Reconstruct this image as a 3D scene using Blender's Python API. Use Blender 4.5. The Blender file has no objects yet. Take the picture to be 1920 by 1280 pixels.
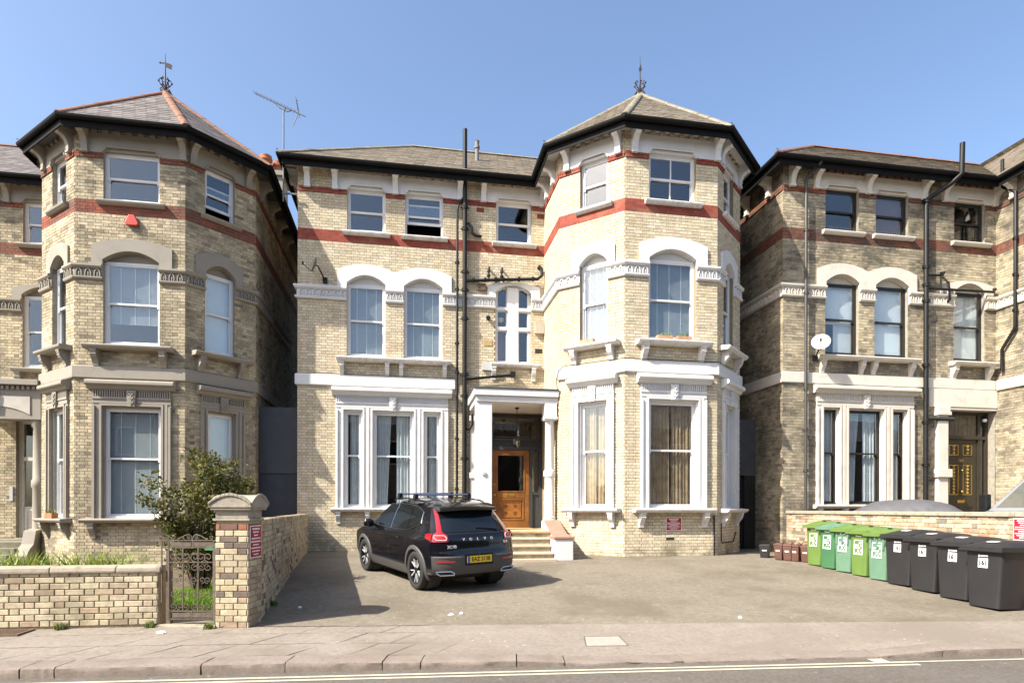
import bpy, bmesh, math, random
import numpy as np
from mathutils import Vector, Matrix

R = math.radians
rnd = random.Random(7)
scn = bpy.context.scene
COL = scn.collection

# ------------------------------------------------------------------ camera
CAMZ = 1.155
cam = bpy.data.cameras.new('camera')
cam_o = bpy.data.objects.new('camera', cam)
COL.objects.link(cam_o)
cam_o.location = (0, 0, CAMZ)
cam_o.rotation_euler = (R(90), -0.002, 0)
cam.sensor_width = 36.0
cam.lens = 36.0 * 1140.0 / 1920.0
cam.shift_y = (953.0 - 640.0) / 1920.0
cam.clip_end = 2000
scn.camera = cam_o

# ------------------------------------------------------------------ sky, sun, exposure
SUN_AZ, SUN_EL = 33.0, 43.0          # heading of the light from +X towards +Y, elevation
world = bpy.data.worlds.new('World')
scn.world = world
world.use_nodes = True
wn = world.node_tree.nodes
wn.clear()
w_out = wn.new('ShaderNodeOutputWorld')
w_bg = wn.new('ShaderNodeBackground')
w_sky = wn.new('ShaderNodeTexSky')
w_sky.sky_type = 'NISHITA'
w_sky.sun_disc = False
w_sky.sun_elevation = R(SUN_EL)
w_sky.sun_rotation = math.atan2(-math.cos(R(SUN_AZ)), -math.sin(R(SUN_AZ)))
w_sky.altitude = 0
w_sky.air_density = 1.0
w_sky.dust_density = 2.8
w_sky.ozone_density = 2.6
w_bg.inputs['Strength'].default_value = 0.13
world.node_tree.links.new(w_sky.outputs[0], w_bg.inputs[0])
world.node_tree.links.new(w_bg.outputs[0], w_out.inputs[0])

sun = bpy.data.lights.new('sun', 'SUN')
sun.energy = 5.0
sun.angle = R(0.53)
sun.color = (1.0, 0.95, 0.85)
sun_o = bpy.data.objects.new('sun', sun)
COL.objects.link(sun_o)
_L = Vector((math.cos(R(SUN_AZ)) * math.cos(R(SUN_EL)), math.sin(R(SUN_AZ)) * math.cos(R(SUN_EL)), -math.sin(R(SUN_EL))))
sun_o.rotation_euler = _L.to_track_quat('-Z', 'Y').to_euler()
sun_o.location = (-20, -15, 25)

scn.view_settings.view_transform = 'Standard'
scn.view_settings.look = 'None'
scn.view_settings.exposure = 1.18
scn.view_settings.gamma = 1.0
scn.view_settings.use_curve_mapping = False
scn.render.engine = 'CYCLES'
scn.cycles.max_bounces = 6
scn.cycles.transparent_max_bounces = 12
scn.render.resolution_x, scn.render.resolution_y = 1024, 682

# ------------------------------------------------------------------ materials
MATS = {}
class NT:
    def __init__(s, name):
        s.m = bpy.data.materials.new(name); s.m.use_nodes = True
        s.n = s.m.node_tree.nodes; s.n.clear(); s.l = s.m.node_tree.links
        s.out = s.n.new('ShaderNodeOutputMaterial'); s._pos = None
    def node(s, t, **kw):
        x = s.n.new(t)
        for k, v in kw.items():
            if k.startswith('_'): setattr(x, k[1:], v)
            else:
                sock = x.inputs[int(k[1:])] if k[0] == 'i' and k[1:].isdigit() else x.inputs[k.replace('_', ' ')]
                if hasattr(v, 'is_output') or isinstance(v, bpy.types.NodeSocket): s.l.new(v, sock)
                else: sock.default_value = v
        return x
    def pos(s):
        if s._pos is None: s._pos = s.n.new('ShaderNodeNewGeometry').outputs['Position']
        return s._pos
    def noise(s, scale, detail=3.0, rough=.55, vec=None):
        return s.node('ShaderNodeTexNoise', Vector=vec if vec is not None else s.pos(), Scale=scale, Detail=detail, Roughness=rough).outputs[0]
    def ramp(s, fac, a, b, lo=0.0, hi=1.0):
        r = s.node('ShaderNodeMapRange', Value=fac)
        r.inputs[1].default_value = a; r.inputs[2].default_value = b; r.inputs[3].default_value = lo; r.inputs[4].default_value = hi
        return r.outputs[0]
    def mix(s, fac, a, b, mode='MIX'):
        x = s.n.new('ShaderNodeMix'); x.data_type = 'RGBA'; x.blend_type = mode
        for sock, v in ((x.inputs[0], fac), (x.inputs[6], a), (x.inputs[7], b)):
            if isinstance(v, bpy.types.NodeSocket): s.l.new(v, sock)
            elif isinstance(v, (int, float)): sock.default_value = v
            else: sock.default_value = tuple(v) + ((1,) if len(v) == 3 else ())
        return x.outputs[2]
    def bsdf(s, color, rough=.7, metal=0, spec=.4, bump=None, bstr=.3, bdist=.01, **kw):
        p = s.n.new('ShaderNodeBsdfPrincipled')
        for k, v in (('Base Color', color), ('Roughness', rough), ('Metallic', metal), ('Specular IOR Level', spec)):
            if isinstance(v, bpy.types.NodeSocket): s.l.new(v, p.inputs[k])
            elif k == 'Base Color': p.inputs[k].default_value = tuple(v) + (1,)
            else: p.inputs[k].default_value = v
        for k, v in kw.items(): p.inputs[k.replace('_', ' ')].default_value = v
        if bump is not None:
            b = s.node('ShaderNodeBump', Strength=bstr, Distance=bdist, Height=bump)
            s.l.new(b.outputs[0], p.inputs['Normal'])
        s.l.new(p.outputs[0], s.out.inputs[0])
        return p

def pm(name, col, rough=.6, var=.12, vs=5.0, bs=60, bstr=.15, bdist=.004, metal=0, spec=.4, stain=None, sth=(.52, .72), ss=2.5, **kw):
    """painted / plain material with uneven tone, optional stains and fine relief"""
    if name in MATS: return MATS[name]
    t = NT(name)
    n = t.noise(vs, 4)
    c = t.mix(t.ramp(n, .3, .7), [x * (1 - var) for x in col], [min(1, x * (1 + var)) for x in col])
    if stain is not None:
        n2 = t.noise(ss, 6, .65)
        c = t.mix(t.ramp(n2, sth[0], sth[1], 0, .75), c, stain)
    t.bsdf(c, rough, metal, spec, t.noise(bs, 3) if bstr else None, bstr, bdist, **kw)
    MATS[name] = t.m
    return t.m

def brick_mat(name, soot=(.05, .045, .04), amount=.0, soot_scale=.7, th=(.45, .7), splash=0.0):
    if name in MATS: return MATS[name]
    t = NT(name)
    a = t.node('ShaderNodeAttribute', _attribute_name='bc').outputs[0]
    n = t.noise(14, 5, .65)
    c = t.mix(t.ramp(n, .25, .75), (.76, .74, .70), (1.16, 1.16, 1.15))
    c = t.mix(1.0, a, c, 'MULTIPLY')
    n3 = t.noise(48, 3, .65)
    c = t.mix(t.ramp(n3, .60, .72, 0, .5), c, (.13, .105, .07))
    if amount > 0:
        sc = t.node('ShaderNodeVectorMath', _operation='MULTIPLY', i0=t.pos())
        sc.inputs[1].default_value = (1, 1, 1.0)
        n2 = t.noise(soot_scale, 8, .68, sc.outputs[0])
        st = t.node('ShaderNodeVectorMath', _operation='MULTIPLY', i0=t.pos())
        st.inputs[1].default_value = (3.2, 3.2, 13.0)
        n4 = t.noise(1.0, 4, .7, st.outputs[0])
        f = t.node('ShaderNodeMath', _operation='MULTIPLY_ADD', i0=n4, i1=.5, i2=n2).outputs[0]
        c = t.mix(t.ramp(f, th[0] + .25, th[1] + .25, 0, amount), c, soot)
    if splash > 0:
        z = t.node('ShaderNodeSeparateXYZ', Vector=t.pos()).outputs[2]
        f = t.node('ShaderNodeMath', _operation='MULTIPLY', i0=t.ramp(z, .55, .0), i1=t.ramp(t.noise(2.2, 6, .7), .46, .60)).outputs[0]
        f = t.node('ShaderNodeMath', _operation='MULTIPLY', i0=f, i1=splash).outputs[0]
        c = t.mix(f, c, (.12, .10, .06))
    t.bsdf(c, .85, 0, .25, t.noise(70, 4, .7), .4, .004)
    MATS[name] = t.m
    return t.m

def glass_mat(name, tint=(.93, .96, .97), ior=1.95, rough=0.0, dark=None):
    if name in MATS: return MATS[name]
    t = NT(name)
    f0 = ((ior - 1) / (ior + 1)) ** 2
    lw = t.node('ShaderNodeLayerWeight', Blend=.5).outputs['Facing']
    pw = t.node('ShaderNodeMath', _operation='POWER', i0=lw, i1=5.0).outputs[0]
    fr = t.node('ShaderNodeMath', _operation='MULTIPLY_ADD', i0=pw, i1=1 - f0, i2=f0)
    tr = t.node('ShaderNodeBsdfTransparent'); tr.inputs[0].default_value = tuple(tint) + (1,)
    nz = t.noise(1.6, 2, .5)
    b = t.node('ShaderNodeBump', Strength=.05, Distance=.012, Height=nz)
    gl = t.node('ShaderNodeBsdfGlossy', Roughness=rough, Normal=b.outputs[0])
    mx = t.node('ShaderNodeMixShader', i0=fr.outputs[0], i1=tr.outputs[0], i2=gl.outputs[0])
    t.l.new(mx.outputs[0], t.out.inputs[0])
    MATS[name] = t.m
    return t.m

# ------------------------------------------------------------------ mesh helpers
class Frame:
    """wall frame: u along the wall, o outwards, z up"""
    def __init__(s, org, d):
        l = math.hypot(*d); s.o = Vector((org[0], org[1], 0)); s.d = Vector((d[0] / l, d[1] / l, 0)); s.n = Vector((s.d.y, -s.d.x, 0))
    def p(s, u, o, z): return (s.o.x + u * s.d.x + o * s.n.x, s.o.y + u * s.d.y + o * s.n.y, z)

WF = Frame((0, 0), (1, 0))   # world axes: u = x, o = -y

class MB:
    def __init__(s): s.v = []; s.f = []; s.mi = []
    def add(s, vs, fs, mi=0):
        b = len(s.v); s.v += [tuple(v) for v in vs]
        s.f += [tuple(i + b for i in f) for f in fs]; s.mi += [mi] * len(fs)
        return s
    def hexa(s, p, mi=0):
        return s.add(p, [(3, 2, 1, 0), (4, 5, 6, 7), (0, 1, 5, 4), (1, 2, 6, 5), (2, 3, 7, 6), (3, 0, 4, 7)], mi)
    def box(s, x0, x1, y0, y1, z0, z1, mi=0):
        return s.hexa([(x0, y0, z0), (x1, y0, z0), (x1, y1, z0), (x0, y1, z0), (x0, y0, z1), (x1, y0, z1), (x1, y1, z1), (x0, y1, z1)], mi)
    def fbox(s, F, u0, u1, o0, o1, z0, z1, mi=0):
        q = F.p
        return s.hexa([q(u0, o1, z0), q(u1, o1, z0), q(u1, o0, z0), q(u0, o0, z0), q(u0, o1, z1), q(u1, o1, z1), q(u1, o0, z1), q(u0, o0, z1)], mi)
    def ring(s, F, u0, u1, z0, z1, w, o0, o1, bottom=True, wb=None):
        wb = w if wb is None else wb
        zb = z0 + wb if bottom else z0
        s.fbox(F, u0, u0 + w, o0, o1, z0, z1); s.fbox(F, u1 - w, u1, o0, o1, z0, z1)
        s.fbox(F, u0 + w, u1 - w, o0, o1, z1 - w, z1)
        if bottom: s.fbox(F, u0 + w, u1 - w, o0, o1, z0, zb)
        return s
    def prism_u(s, F, prof, u0, u1, mi=0):
        n = len(prof)
        vs = [F.p(u0, o, z) for o, z in prof] + [F.p(u1, o, z) for o, z in prof]
        fs = [(i, (i + 1) % n, n + (i + 1) % n, n + i) for i in range(n)] + [tuple(range(n - 1, -1, -1)), tuple(range(n, 2 * n))]
        return s.add(vs, fs, mi)
    def prism_o(s, F, poly, o0, o1, mi=0):
        n = len(poly)
        vs = [F.p(u, o0, z) for u, z in poly] + [F.p(u, o1, z) for u, z in poly]
        fs = [(i, (i + 1) % n, n + (i + 1) % n, n + i) for i in range(n)] + [tuple(range(n - 1, -1, -1)), tuple(range(n, 2 * n))]
        return s.add(vs, fs, mi)
    def prism_z(s, poly, z0, z1, mi=0):
        n = len(poly)
        vs = [(x, y, z0) for x, y in poly] + [(x, y, z1) for x, y in poly]
        fs = [(i, (i + 1) % n, n + (i + 1) % n, n + i) for i in range(n)] + [tuple(range(n - 1, -1, -1)), tuple(range(n, 2 * n))]
        return s.add(vs, fs, mi)
    def tube(s, path, r, n=8, cap=True, mi=0):
        path = [Vector(p) for p in path]; m = len(path)
        rr = r if isinstance(r, (list, tuple)) else [r] * m
        vs = []; ref = None
        for i, p in enumerate(path):
            t = (path[min(i + 1, m - 1)] - path[max(i - 1, 0)])
            t = t.normalized() if t.length > 1e-9 else Vector((0, 0, 1))
            if ref is None: ref = Vector((1, 0, 0)) if abs(t.x) < .8 else Vector((0, 1, 0))
            a = (ref - t * ref.dot(t)).normalized(); b = t.cross(a); ref = a
            vs += [p + (a * math.cos(2 * math.pi * k / n) + b * math.sin(2 * math.pi * k / n)) * rr[i] for k in range(n)]
        fs = [(i * n + k, i * n + (k + 1) % n, (i + 1) * n + (k + 1) % n, (i + 1) * n + k) for i in range(m - 1) for k in range(n)]
        if cap: fs += [tuple(range(n - 1, -1, -1)), tuple(range((m - 1) * n, m * n))]
        return s.add(vs, fs, mi)
    def lathe(s, prof, org=(0, 0, 0), n=20, axis='z', mi=0, caps=True):
        """prof: (radius, height) pairs"""
        vs = []; o = Vector(org)
        for r, h in prof:
            for k in range(n):
                a = 2 * math.pi * k / n
                p = (r * math.cos(a), r * math.sin(a), h)
                if axis == 'x': p = (h, p[0], p[1])
                elif axis == 'y': p = (p[1], h, p[0])
                vs.append(o + Vector(p))
        m = len(prof)
        fs = [(i * n + k, i * n + (k + 1) % n, (i + 1) * n + (k + 1) % n, (i + 1) * n + k) for i in range(m - 1) for k in range(n)]
        if caps and prof[0][0] > 1e-6: fs.append(tuple(range(n - 1, -1, -1)))
        if caps and prof[-1][0] > 1e-6: fs.append(tuple(range((m - 1) * n, m * n)))
        return s.add(vs, fs, mi)
    def sweep(s, path, prof, caps=True, mi=0):
        """sweep profile (off, z) along a plan path of (x, y) with mitred corners; off is to the right-hand (outer) side"""
        P = [Vector((x, y)) for x, y in path]; m = len(P); n = len(prof); off = []
        for i in range(m):
            ns = []
            if i > 0: d = (P[i] - P[i - 1]).normalized(); ns.append(Vector((d.y, -d.x)))
            if i < m - 1: d = (P[i + 1] - P[i]).normalized(); ns.append(Vector((d.y, -d.x)))
            off.append(ns[0] if len(ns) == 1 else (ns[0] + ns[1]) / (1 + ns[0].dot(ns[1])))
        vs = [(P[i].x + off[i].x * o, P[i].y + off[i].y * o, z) for i in range(m) for o, z in prof]
        fs = [(i * n + k, i * n + (k + 1) % n, (i + 1) * n + (k + 1) % n, (i + 1) * n + k) for i in range(m - 1) for k in range(n)]
        if caps: fs += [tuple(range(n - 1, -1, -1)), tuple(range((m - 1) * n, m * n))]
        return s.add(vs, fs, mi)
    def build(s, name, mat, parent=None, smooth=False, bevel=0, loc=None, recalc=True, angle=None):
        me = bpy.data.meshes.new(name)
        me.from_pydata(s.v, [], s.f)
        mats = mat if isinstance(mat, (list, tuple)) else [mat]
        for q in mats: me.materials.append(q)
        if len(mats) > 1: me.polygons.foreach_set('material_index', s.mi)
        if recalc:
            bm = bmesh.new(); bm.from_mesh(me)
            bmesh.ops.recalc_face_normals(bm, faces=bm.faces)
            bm.to_mesh(me); bm.free()
        if smooth:
            me.polygons.foreach_set('use_smooth', [True] * len(me.polygons))
            if angle: me.set_sharp_from_angle(angle=R(angle))
        o = bpy.data.objects.new(name, me); COL.objects.link(o)
        if parent is not None: o.parent = parent
        if loc is not None: o.location = loc
        if bevel:
            b = o.modifiers.new('bevel', 'BEVEL'); b.width = bevel; b.segments = 2; b.limit_method = 'ANGLE'; b.angle_limit = R(40)
        return o

def obj(name, me, parent=None, loc=(0, 0, 0), rot=(0, 0, 0)):
    o = bpy.data.objects.new(name, me); COL.objects.link(o); o.parent = parent; o.location = loc; o.rotation_euler = rot
    return o
def empty(name, loc=(0, 0, 0), rz=0, label=None, cat=None, group=None):
    o = bpy.data.objects.new(name, None); COL.objects.link(o); o.location = loc; o.rotation_euler = (0, 0, rz); o.empty_display_size = .2
    return tag(o, label, cat, group)
def tag(o, label=None, cat=None, group=None, kind=None):
    for k, v in (('label', label), ('category', cat), ('group', group), ('kind', kind)):
        if v is not None: o[k] = v
    return o
def copy_tree(o, parent=None):
    c = o.copy(); COL.objects.link(c); c.parent = parent
    for ch in list(o.children): copy_tree(ch, c)
    return c
def text_mesh(body, size, depth=.002, align='CENTER', sx=1.0, bold=0.0):
    cu = bpy.data.curves.new('txt', 'FONT'); cu.body = body; cu.size = size; cu.extrude = depth; cu.align_x = align; cu.align_y = 'CENTER'
    cu.offset = bold; cu.resolution_u = 3
    t = bpy.data.objects.new('txt', cu); COL.objects.link(t)
    bpy.context.view_layer.update()
    me = bpy.data.meshes.new_from_object(t.evaluated_get(bpy.context.evaluated_depsgraph_get()))
    bpy.data.objects.remove(t); bpy.data.curves.remove(cu)
    if sx != 1.0: me.transform(Matrix.Scale(sx, 4, (1, 0, 0)))
    return me
def put_text(name, body, size, mat, parent, F, u, o, z, **kw):
    """flat lettering on a wall frame"""
    me = text_mesh(body, size, **kw); me.materials.clear(); me.materials.append(mat)
    M = Matrix(((F.d.x, 0, F.n.x, 0), (F.d.y, 0, F.n.y, 0), (0, 1, 0, 0), (0, 0, 0, 1)))
    me.transform(Matrix.Translation(Vector(F.p(u, o, z))) @ M)
    return obj(name, me, parent)

# ------------------------------------------------------------------ bricks
CR = .0762
def brick_boxes(F, L, z0, z1, openings, rng, h=.066, st=.215, hd=.1025, jt=.0095, proud=.0015, z_of=None):
    """Flemish bond: returns list of (u0,u1,z0,z1,proud)"""
    out = []; M = st + hd + 2 * jt
    i0 = int(math.floor(z0 / CR + 1e-6)); i1 = int(math.ceil(z1 / CR - 1e-6))
    for i in range(i0, i1):
        za = i * CR; zb = za + h
        if za < z0 - .03 or zb > z1 + .03: continue
        zm = (za + zb) / 2
        blk = sorted([(a, b) for a, b, c, d in openings if c - .01 < zm < d + .01])
        free = []; u = 0.0
        for a, b in blk:
            if a > u: free.append((u, a))
            u = max(u, b)
        if u < L: free.append((u, L))
        sh = -(M / 2 if i % 2 else 0) - M + .06
        pos = sh; cells = []
        while pos < L:
            cells.append((pos, pos + st)); pos += st + jt
            cells.append((pos, pos + hd)); pos += hd + jt
        for fa, fb in free:
            for a, b in cells:
                a2, b2 = max(a, fa), min(b, fb)
                if b2 - a2 > .03:
                    out.append((a2 + (jt / 2 if a2 > a else 0) * 0, b2, za, zb, proud + rng.uniform(-.0012, .0015)))
    return out

def brick_mesh(name, items, mat, parent, depth=.02):
    """items: list of (F,u0,u1,z0,z1,off,color) -> one mesh, colour per brick in attribute bc"""
    n = len(items)
    V = np.zeros((n, 8, 3), np.float32); Cc = np.ones((n, 8, 4), np.float32)
    for k, (F, a, b, c, d, o, col) in enumerate(items):
        q = F.p
        V[k] = [q(a, o, c), q(b, o, c), q(b, o, d), q(a, o, d), q(a, o - depth, c), q(b, o - depth, c), q(b, o - depth, d), q(a, o - depth, d)]
        Cc[k, :, :3] = col
    base = np.array([[0, 1, 2, 3], [1, 5, 6, 2], [4, 0, 3, 7], [3, 2, 6, 7], [4, 5, 1, 0]], np.int32)
    I = (base[None] + (np.arange(n, dtype=np.int32) * 8)[:, None, None]).reshape(-1)
    me = bpy.data.meshes.new(name)
    me.vertices.add(n * 8); me.vertices.foreach_set('co', V.reshape(-1))
    me.loops.add(len(I)); me.loops.foreach_set('vertex_index', I)
    me.polygons.add(n * 5); me.polygons.foreach_set('loop_start', np.arange(0, len(I), 4, dtype=np.int32))
    me.polygons.foreach_set('loop_total', np.full(n * 5, 4, np.int32))
    at = me.attributes.new('bc', 'FLOAT_COLOR', 'POINT'); at.data.foreach_set('color', Cc.reshape(-1))
    me.polygons.foreach_set('use_smooth', [False] * (n * 5)); me.update(calc_edges=True); me.validate()
    me.materials.append(mat)
    return obj(name, me, parent)

_bcache = {}
def brick_obj(F, a, b, c, d, o, col, mat, parent, depth=.02, rough=True):
    """one brick as an object of its own; alike bricks share mesh data"""
    key = (round(b - a, 2), round(d - c, 3), round(depth, 3), mat.name, tuple(round(x * 20) for x in col))
    me = _bcache.get(key)
    if me is None:
        L, H = key[0] - .001, key[1]; e = .004 if rough else .002
        bm = bmesh.new()
        m = MB(); m.box(0, L, 0, depth, 0, H)
        me = bpy.data.meshes.new('brick'); me.from_pydata(m.v, [], m.f); bm.from_mesh(me)
        bmesh.ops.bevel(bm, geom=[x for x in bm.edges if all(v.co.y < 1e-6 for v in x.verts)], offset=e, segments=1, affect='EDGES')
        bm.to_mesh(me); bm.free()
        at = me.attributes.new('bc', 'FLOAT_COLOR', 'POINT')
        at.data.foreach_set('color', list(np.tile([*col, 1.0], len(me.vertices))))
        me.materials.append(mat); _bcache[key] = me
    p = F.p(a, o, c)
    return obj('brick', me, parent, p, (0, 0, math.atan2(F.d.y, F.d.x)))

def pick(pal, rng):
    t = rng.random() * sum(w for w, _ in pal)
    for w, c in pal:
        t -= w
        if t <= 0: break
    j = rng.uniform(.86, 1.14)
    return tuple(max(.01, x * j * rng.uniform(.97, 1.03)) for x in c)
# ------------------------------------------------------------------ the three houses (same builder's plan, each in its own finish)
W, C, BX, BY, A = 6.77, 1.77, 1.33, 1.23, 2.41
XR = 2 * BX + A; LL = math.hypot(BX, BY); YB = -C - BY; DEEP = 8.0
FR = {'F': Frame((0, 0), (1, 0)), 'R': Frame((0, 0), (0, -1)), 'L': Frame((0, -C), (BX, -BY)), 'B': Frame((BX, YB), (1, 0)),
      'K': Frame((BX + A, YB), (BX, BY)), 'Z': Frame((XR, -C), (0, 1)), 'S': Frame((-W, DEEP), (0, -1)), 'D': Frame((XR, DEEP), (-1, 0))}
FLEN = {'F': (-W, 0), 'R': (0, C), 'L': (0, LL), 'B': (0, A), 'K': (0, LL), 'Z': (0, C + DEEP), 'S': (0, DEEP), 'D': (0, XR + W)}
PATH = [(-W, DEEP), (-W, 0), (0, 0), (0, -C), (BX, YB), (BX + A, YB), (XR, -C), (XR, DEEP)]
WALLTOP = 10.34
M_GLASS = glass_mat('window_glass')
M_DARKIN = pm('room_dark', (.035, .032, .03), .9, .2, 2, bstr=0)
M_BLACK = pm('black_iron_paint', (.009, .009, .009), .5, .3, 8, 90, .2, .003, spec=.3)
M_GUT = pm('black_gutter', (.008, .008, .008), .7, .2, 4, 50, .08, .002, spec=.12)
M_NET = pm('net_curtain', (.60, .61, .60), .9, .1, 4, bstr=0)
M_TAN = pm('tan_curtain', (.36, .25, .15), .9, .3, 6, bstr=0)
M_WBLIND = pm('white_blind', (.76, .77, .75), .7, .05, 3, bstr=0)
M_RED = pm('red_paint_sign', (.33, .008, .02), .45, .08, 6, bstr=0)
M_WHITE = pm('white_enamel', (.8, .79, .77), .45, .04, 5, bstr=0)
M_BRASS = pm('brass', (.55, .36, .09), .32, .15, 9, 60, .1, .002, metal=.9)
M_PLASTIC = pm('grey_plastic', (.42, .42, .42), .5, .06, 4, bstr=0)
M_TERRA = pm('terracotta', (.36, .13, .06), .8, .2, 7, 50, .3, .006, stain=(.22, .14, .10))

def clip_rects(u0, u1, z0, z1, ops):
    us = sorted({u0, u1, *[min(max(x, u0), u1) for o in ops for x in o[:2]]}); zs = sorted({z0, z1, *[min(max(x, z0), z1) for o in ops for x in o[2:]]})
    for a, b in zip(us, us[1:]):
        for c, d in zip(zs, zs[1:]):
            m, k = (a + b) / 2, (c + d) / 2
            if not any(o[0] < m < o[1] and o[2] < k < o[3] for o in ops): yield a, b, c, d

def curtain(name, mat, parent, F, u0, u1, z0, z1, off, wave=.09, amp=.025, gather=0.0):
    m = MB(); n = max(8, int((u1 - u0) / .018)); ph = rnd.uniform(0, 6)
    for j, z in enumerate((z0, (z0 + z1) / 2, z1)):
        k = 1 - gather * (1 - j / 2)
        for i in range(n + 1):
            u = u0 + (u1 - u0) * i / n * k
            o = off + amp * (math.sin(u / k * 6.283 / wave + ph + .3 * j) + .5 * math.sin(u * 6.283 / wave * .37 + ph * 2))
            m.v.append(F.p(u, o, z))
    m.f = [(j * (n + 1) + i, j * (n + 1) + i + 1, (j + 1) * (n + 1) + i + 1, (j + 1) * (n + 1) + i) for j in range(2) for i in range(n)]
    m.mi = [0] * len(m.f)
    return m.build(name, mat, parent, smooth=True, recalc=False)

def venetian(parent, F, u0, u1, z0, z1, off, mat):
    m = MB(); z = z0
    while z < z1:
        m.add([F.p(u0, off + .010, z - .006), F.p(u1, off + .010, z - .006), F.p(u1, off - .012, z + .011), F.p(u0, off - .012, z + .011)], [(0, 1, 2, 3)]); z += .024
    for t in (.22, .5, .78):
        u = u0 + (u1 - u0) * t
        m.fbox(F, u - .006, u + .006, off + .012, off + .014, z0, z1)
    o = m.build('venetian_blind', mat, parent, recalc=False)
    return tag(o, kind='stuff')

def sash_window(H, F, u0, u1, z0, z1, wm, off=-.10, mid=None, bars=0, lift=0.0, inner=None, fw=.05, zin=None):
    """timber sash window: frame part with sashes, panes, blind or curtain as sub-parts"""
    mid = (z0 + z1) / 2 if mid is None else mid
    fr = MB(); fr.ring(F, u0, u1, z0, z1, fw, off - .09, off); fr.fbox(F, u0 - .0, u1 + .0, off, off + .035, z0 - .0, z0 + .05)
    wdo = fr.build('window', wm, H)
    a, b = u0 + fw - .004, u1 - fw + .004
    for k, (c, d, o) in enumerate(((mid - .02, z1 - fw + .004, off - .012), (z0 + fw - .004 + lift, mid + .025 + lift, off - .052))):
        s = MB(); w = .042
        s.ring(F, a, b, c, d, w, o - .036, o, wb=(.045 if k == 0 else .065))
        if bars:
            for q in range(bars):
                u = a + (b - a) * (q + 1) / (bars + 1); s.fbox(F, u - .013, u + .013, o - .032, o - .004, c + w, d - w)
        if k == 0:
            for u in (a + .01, b - .05): s.fbox(F, u, u + .04, o - .03, o + .0, c - .05, c)      # sash horns
        so = s.build('sash', wm, wdo)
        pn = MB(); pn.fbox(F, a + w - .006, b - w + .006, o - .022, o - .016, c + .04, d - w + .006)
        pn.build('pane', M_GLASS, wdo)
    bo = off - .115; bz0 = z0 + fw
    if inner == 'venetian': venetian(wdo, F, a + .01, b - .01, bz0 + .02, z1 - fw, bo, M_WBLIND)
    elif inner == 'half': venetian(wdo, F, a + .01, b - .01, bz0 + .5, z1 - fw, bo, M_WBLIND)
    elif inner == 'roller':
        MB().fbox(F, a, b, bo - .004, bo, bz0, z1 - fw).build('roller_blind', M_WBLIND, wdo)
    elif inner == 'rollhalf':
        MB().fbox(F, a, b, bo - .004, bo, mid - .1, z1 - fw).build('roller_blind', M_WBLIND, wdo)
        MB().fbox(F, a + (b - a) * .4, b, bo - .034, bo - .03, bz0, mid).build('roller_blind', M_NET, wdo)
    elif inner == 'tan':
        curtain('curtain', M_TAN, wdo, F, a, (a + b) / 2 - .02, bz0, z1 - fw, bo - .02); curtain('curtain', M_TAN, wdo, F, (a + b) / 2 + .03, b, bz0, z1 - fw, bo - .03)
    elif inner == 'net':
        curtain('curtain', M_NET, wdo, F, a, a + (b - a) * .44, bz0, z1 - fw, bo - .02, gather=.25); curtain('curtain', M_NET, wdo, F, b - (b - a) * .42, b, bz0, z1 - fw, bo - .03)
    elif inner == 'netside':
        curtain('curtain', M_NET, wdo, F, a + (b - a) * .25, b, bz0, z1 - fw, bo - .02)
    elif inner == 'brown':
        MB().fbox(F, a, b, bo - .004, bo, bz0, z1 - fw).build('roller_blind', pm('brown_blind', (.16, .085, .06), .9, .1), wdo)
    return wdo

def arch_surround(H, F, u0, u1, i0, i1, zb, zs, zt, is_, it, mat, o1=.05, name='arch_surround'):
    """segmental stucco hood: outer u0..u1 (shoulder zs, crown zt), inner i0..i1 (spring is_, crown it)"""
    def arc(a, b, s, t, n=14):
        pts = []
        for k in range(n + 1):
            x = k / n; u = a + (b - a) * x; pts.append((u, s + (t - s) * (1 - (2 * x - 1) ** 2)))
        return pts
    O = [(u0, zb)] + arc(u0, u1, zs, zt) + [(u1, zb)]; I = [(i0, zb)] + arc(i0, i1, is_, it) + [(i1, zb)]
    n = len(O); m = MB()
    V = [F.p(u, o1, z) for u, z in O] + [F.p(u, o1, z) for u, z in I] + [F.p(u, -.02, z) for u, z in O] + [F.p(u, -.14, z) for u, z in I]
    fs = []
    for k in range(n - 1):
        fs += [(k, k + 1, n + k + 1, n + k), (2 * n + k, 2 * n + k + 1, k + 1, k), (n + k, n + k + 1, 3 * n + k + 1, 3 * n + k)]
    fs += [(0, n, 3 * n, 2 * n), (n - 1, 2 * n - 1, 4 * n - 1, 3 * n - 1)]
    m.add(V, fs)
    # inner bead and tympanum above the flat window head
    for k in range(1, n - 2):
        (a, za), (b, zb2) = I[k], I[k + 1]
        m.add([F.p(a, -.10, za - .03), F.p(b, -.10, zb2 - .03), F.p(b, -.10, zb2 + .02), F.p(a, -.10, za + .02), F.p(a, -.14, za - .03), F.p(b, -.14, zb2 - .03)], [(0, 1, 2, 3), (0, 4, 5, 1)])
    return m.build(name, mat, H)

def scroll_bracket(H, F, u, w, zt, h, proj, mat, name='bracket', o=0.0):
    pr = [(o, zt), (o + proj, zt), (o + proj, zt - h * .20), (o + proj * .92, zt - h * .24), (o + proj * .96, zt - h * .32), (o + proj * .78, zt - h * .50), (o + proj * .50, zt - h * .68), (o + proj * .34, zt - h * .86), (o + proj * .30, zt - h), (o, zt - h)]
    m = MB(); m.prism_u(F, pr, u - w / 2, u + w / 2)
    m.fbox(F, u - w / 2 - .012, u + w / 2 + .012, o, o + proj + .012, zt - h * .09, zt - .002)
    return m.build(name, mat, H)

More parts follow.
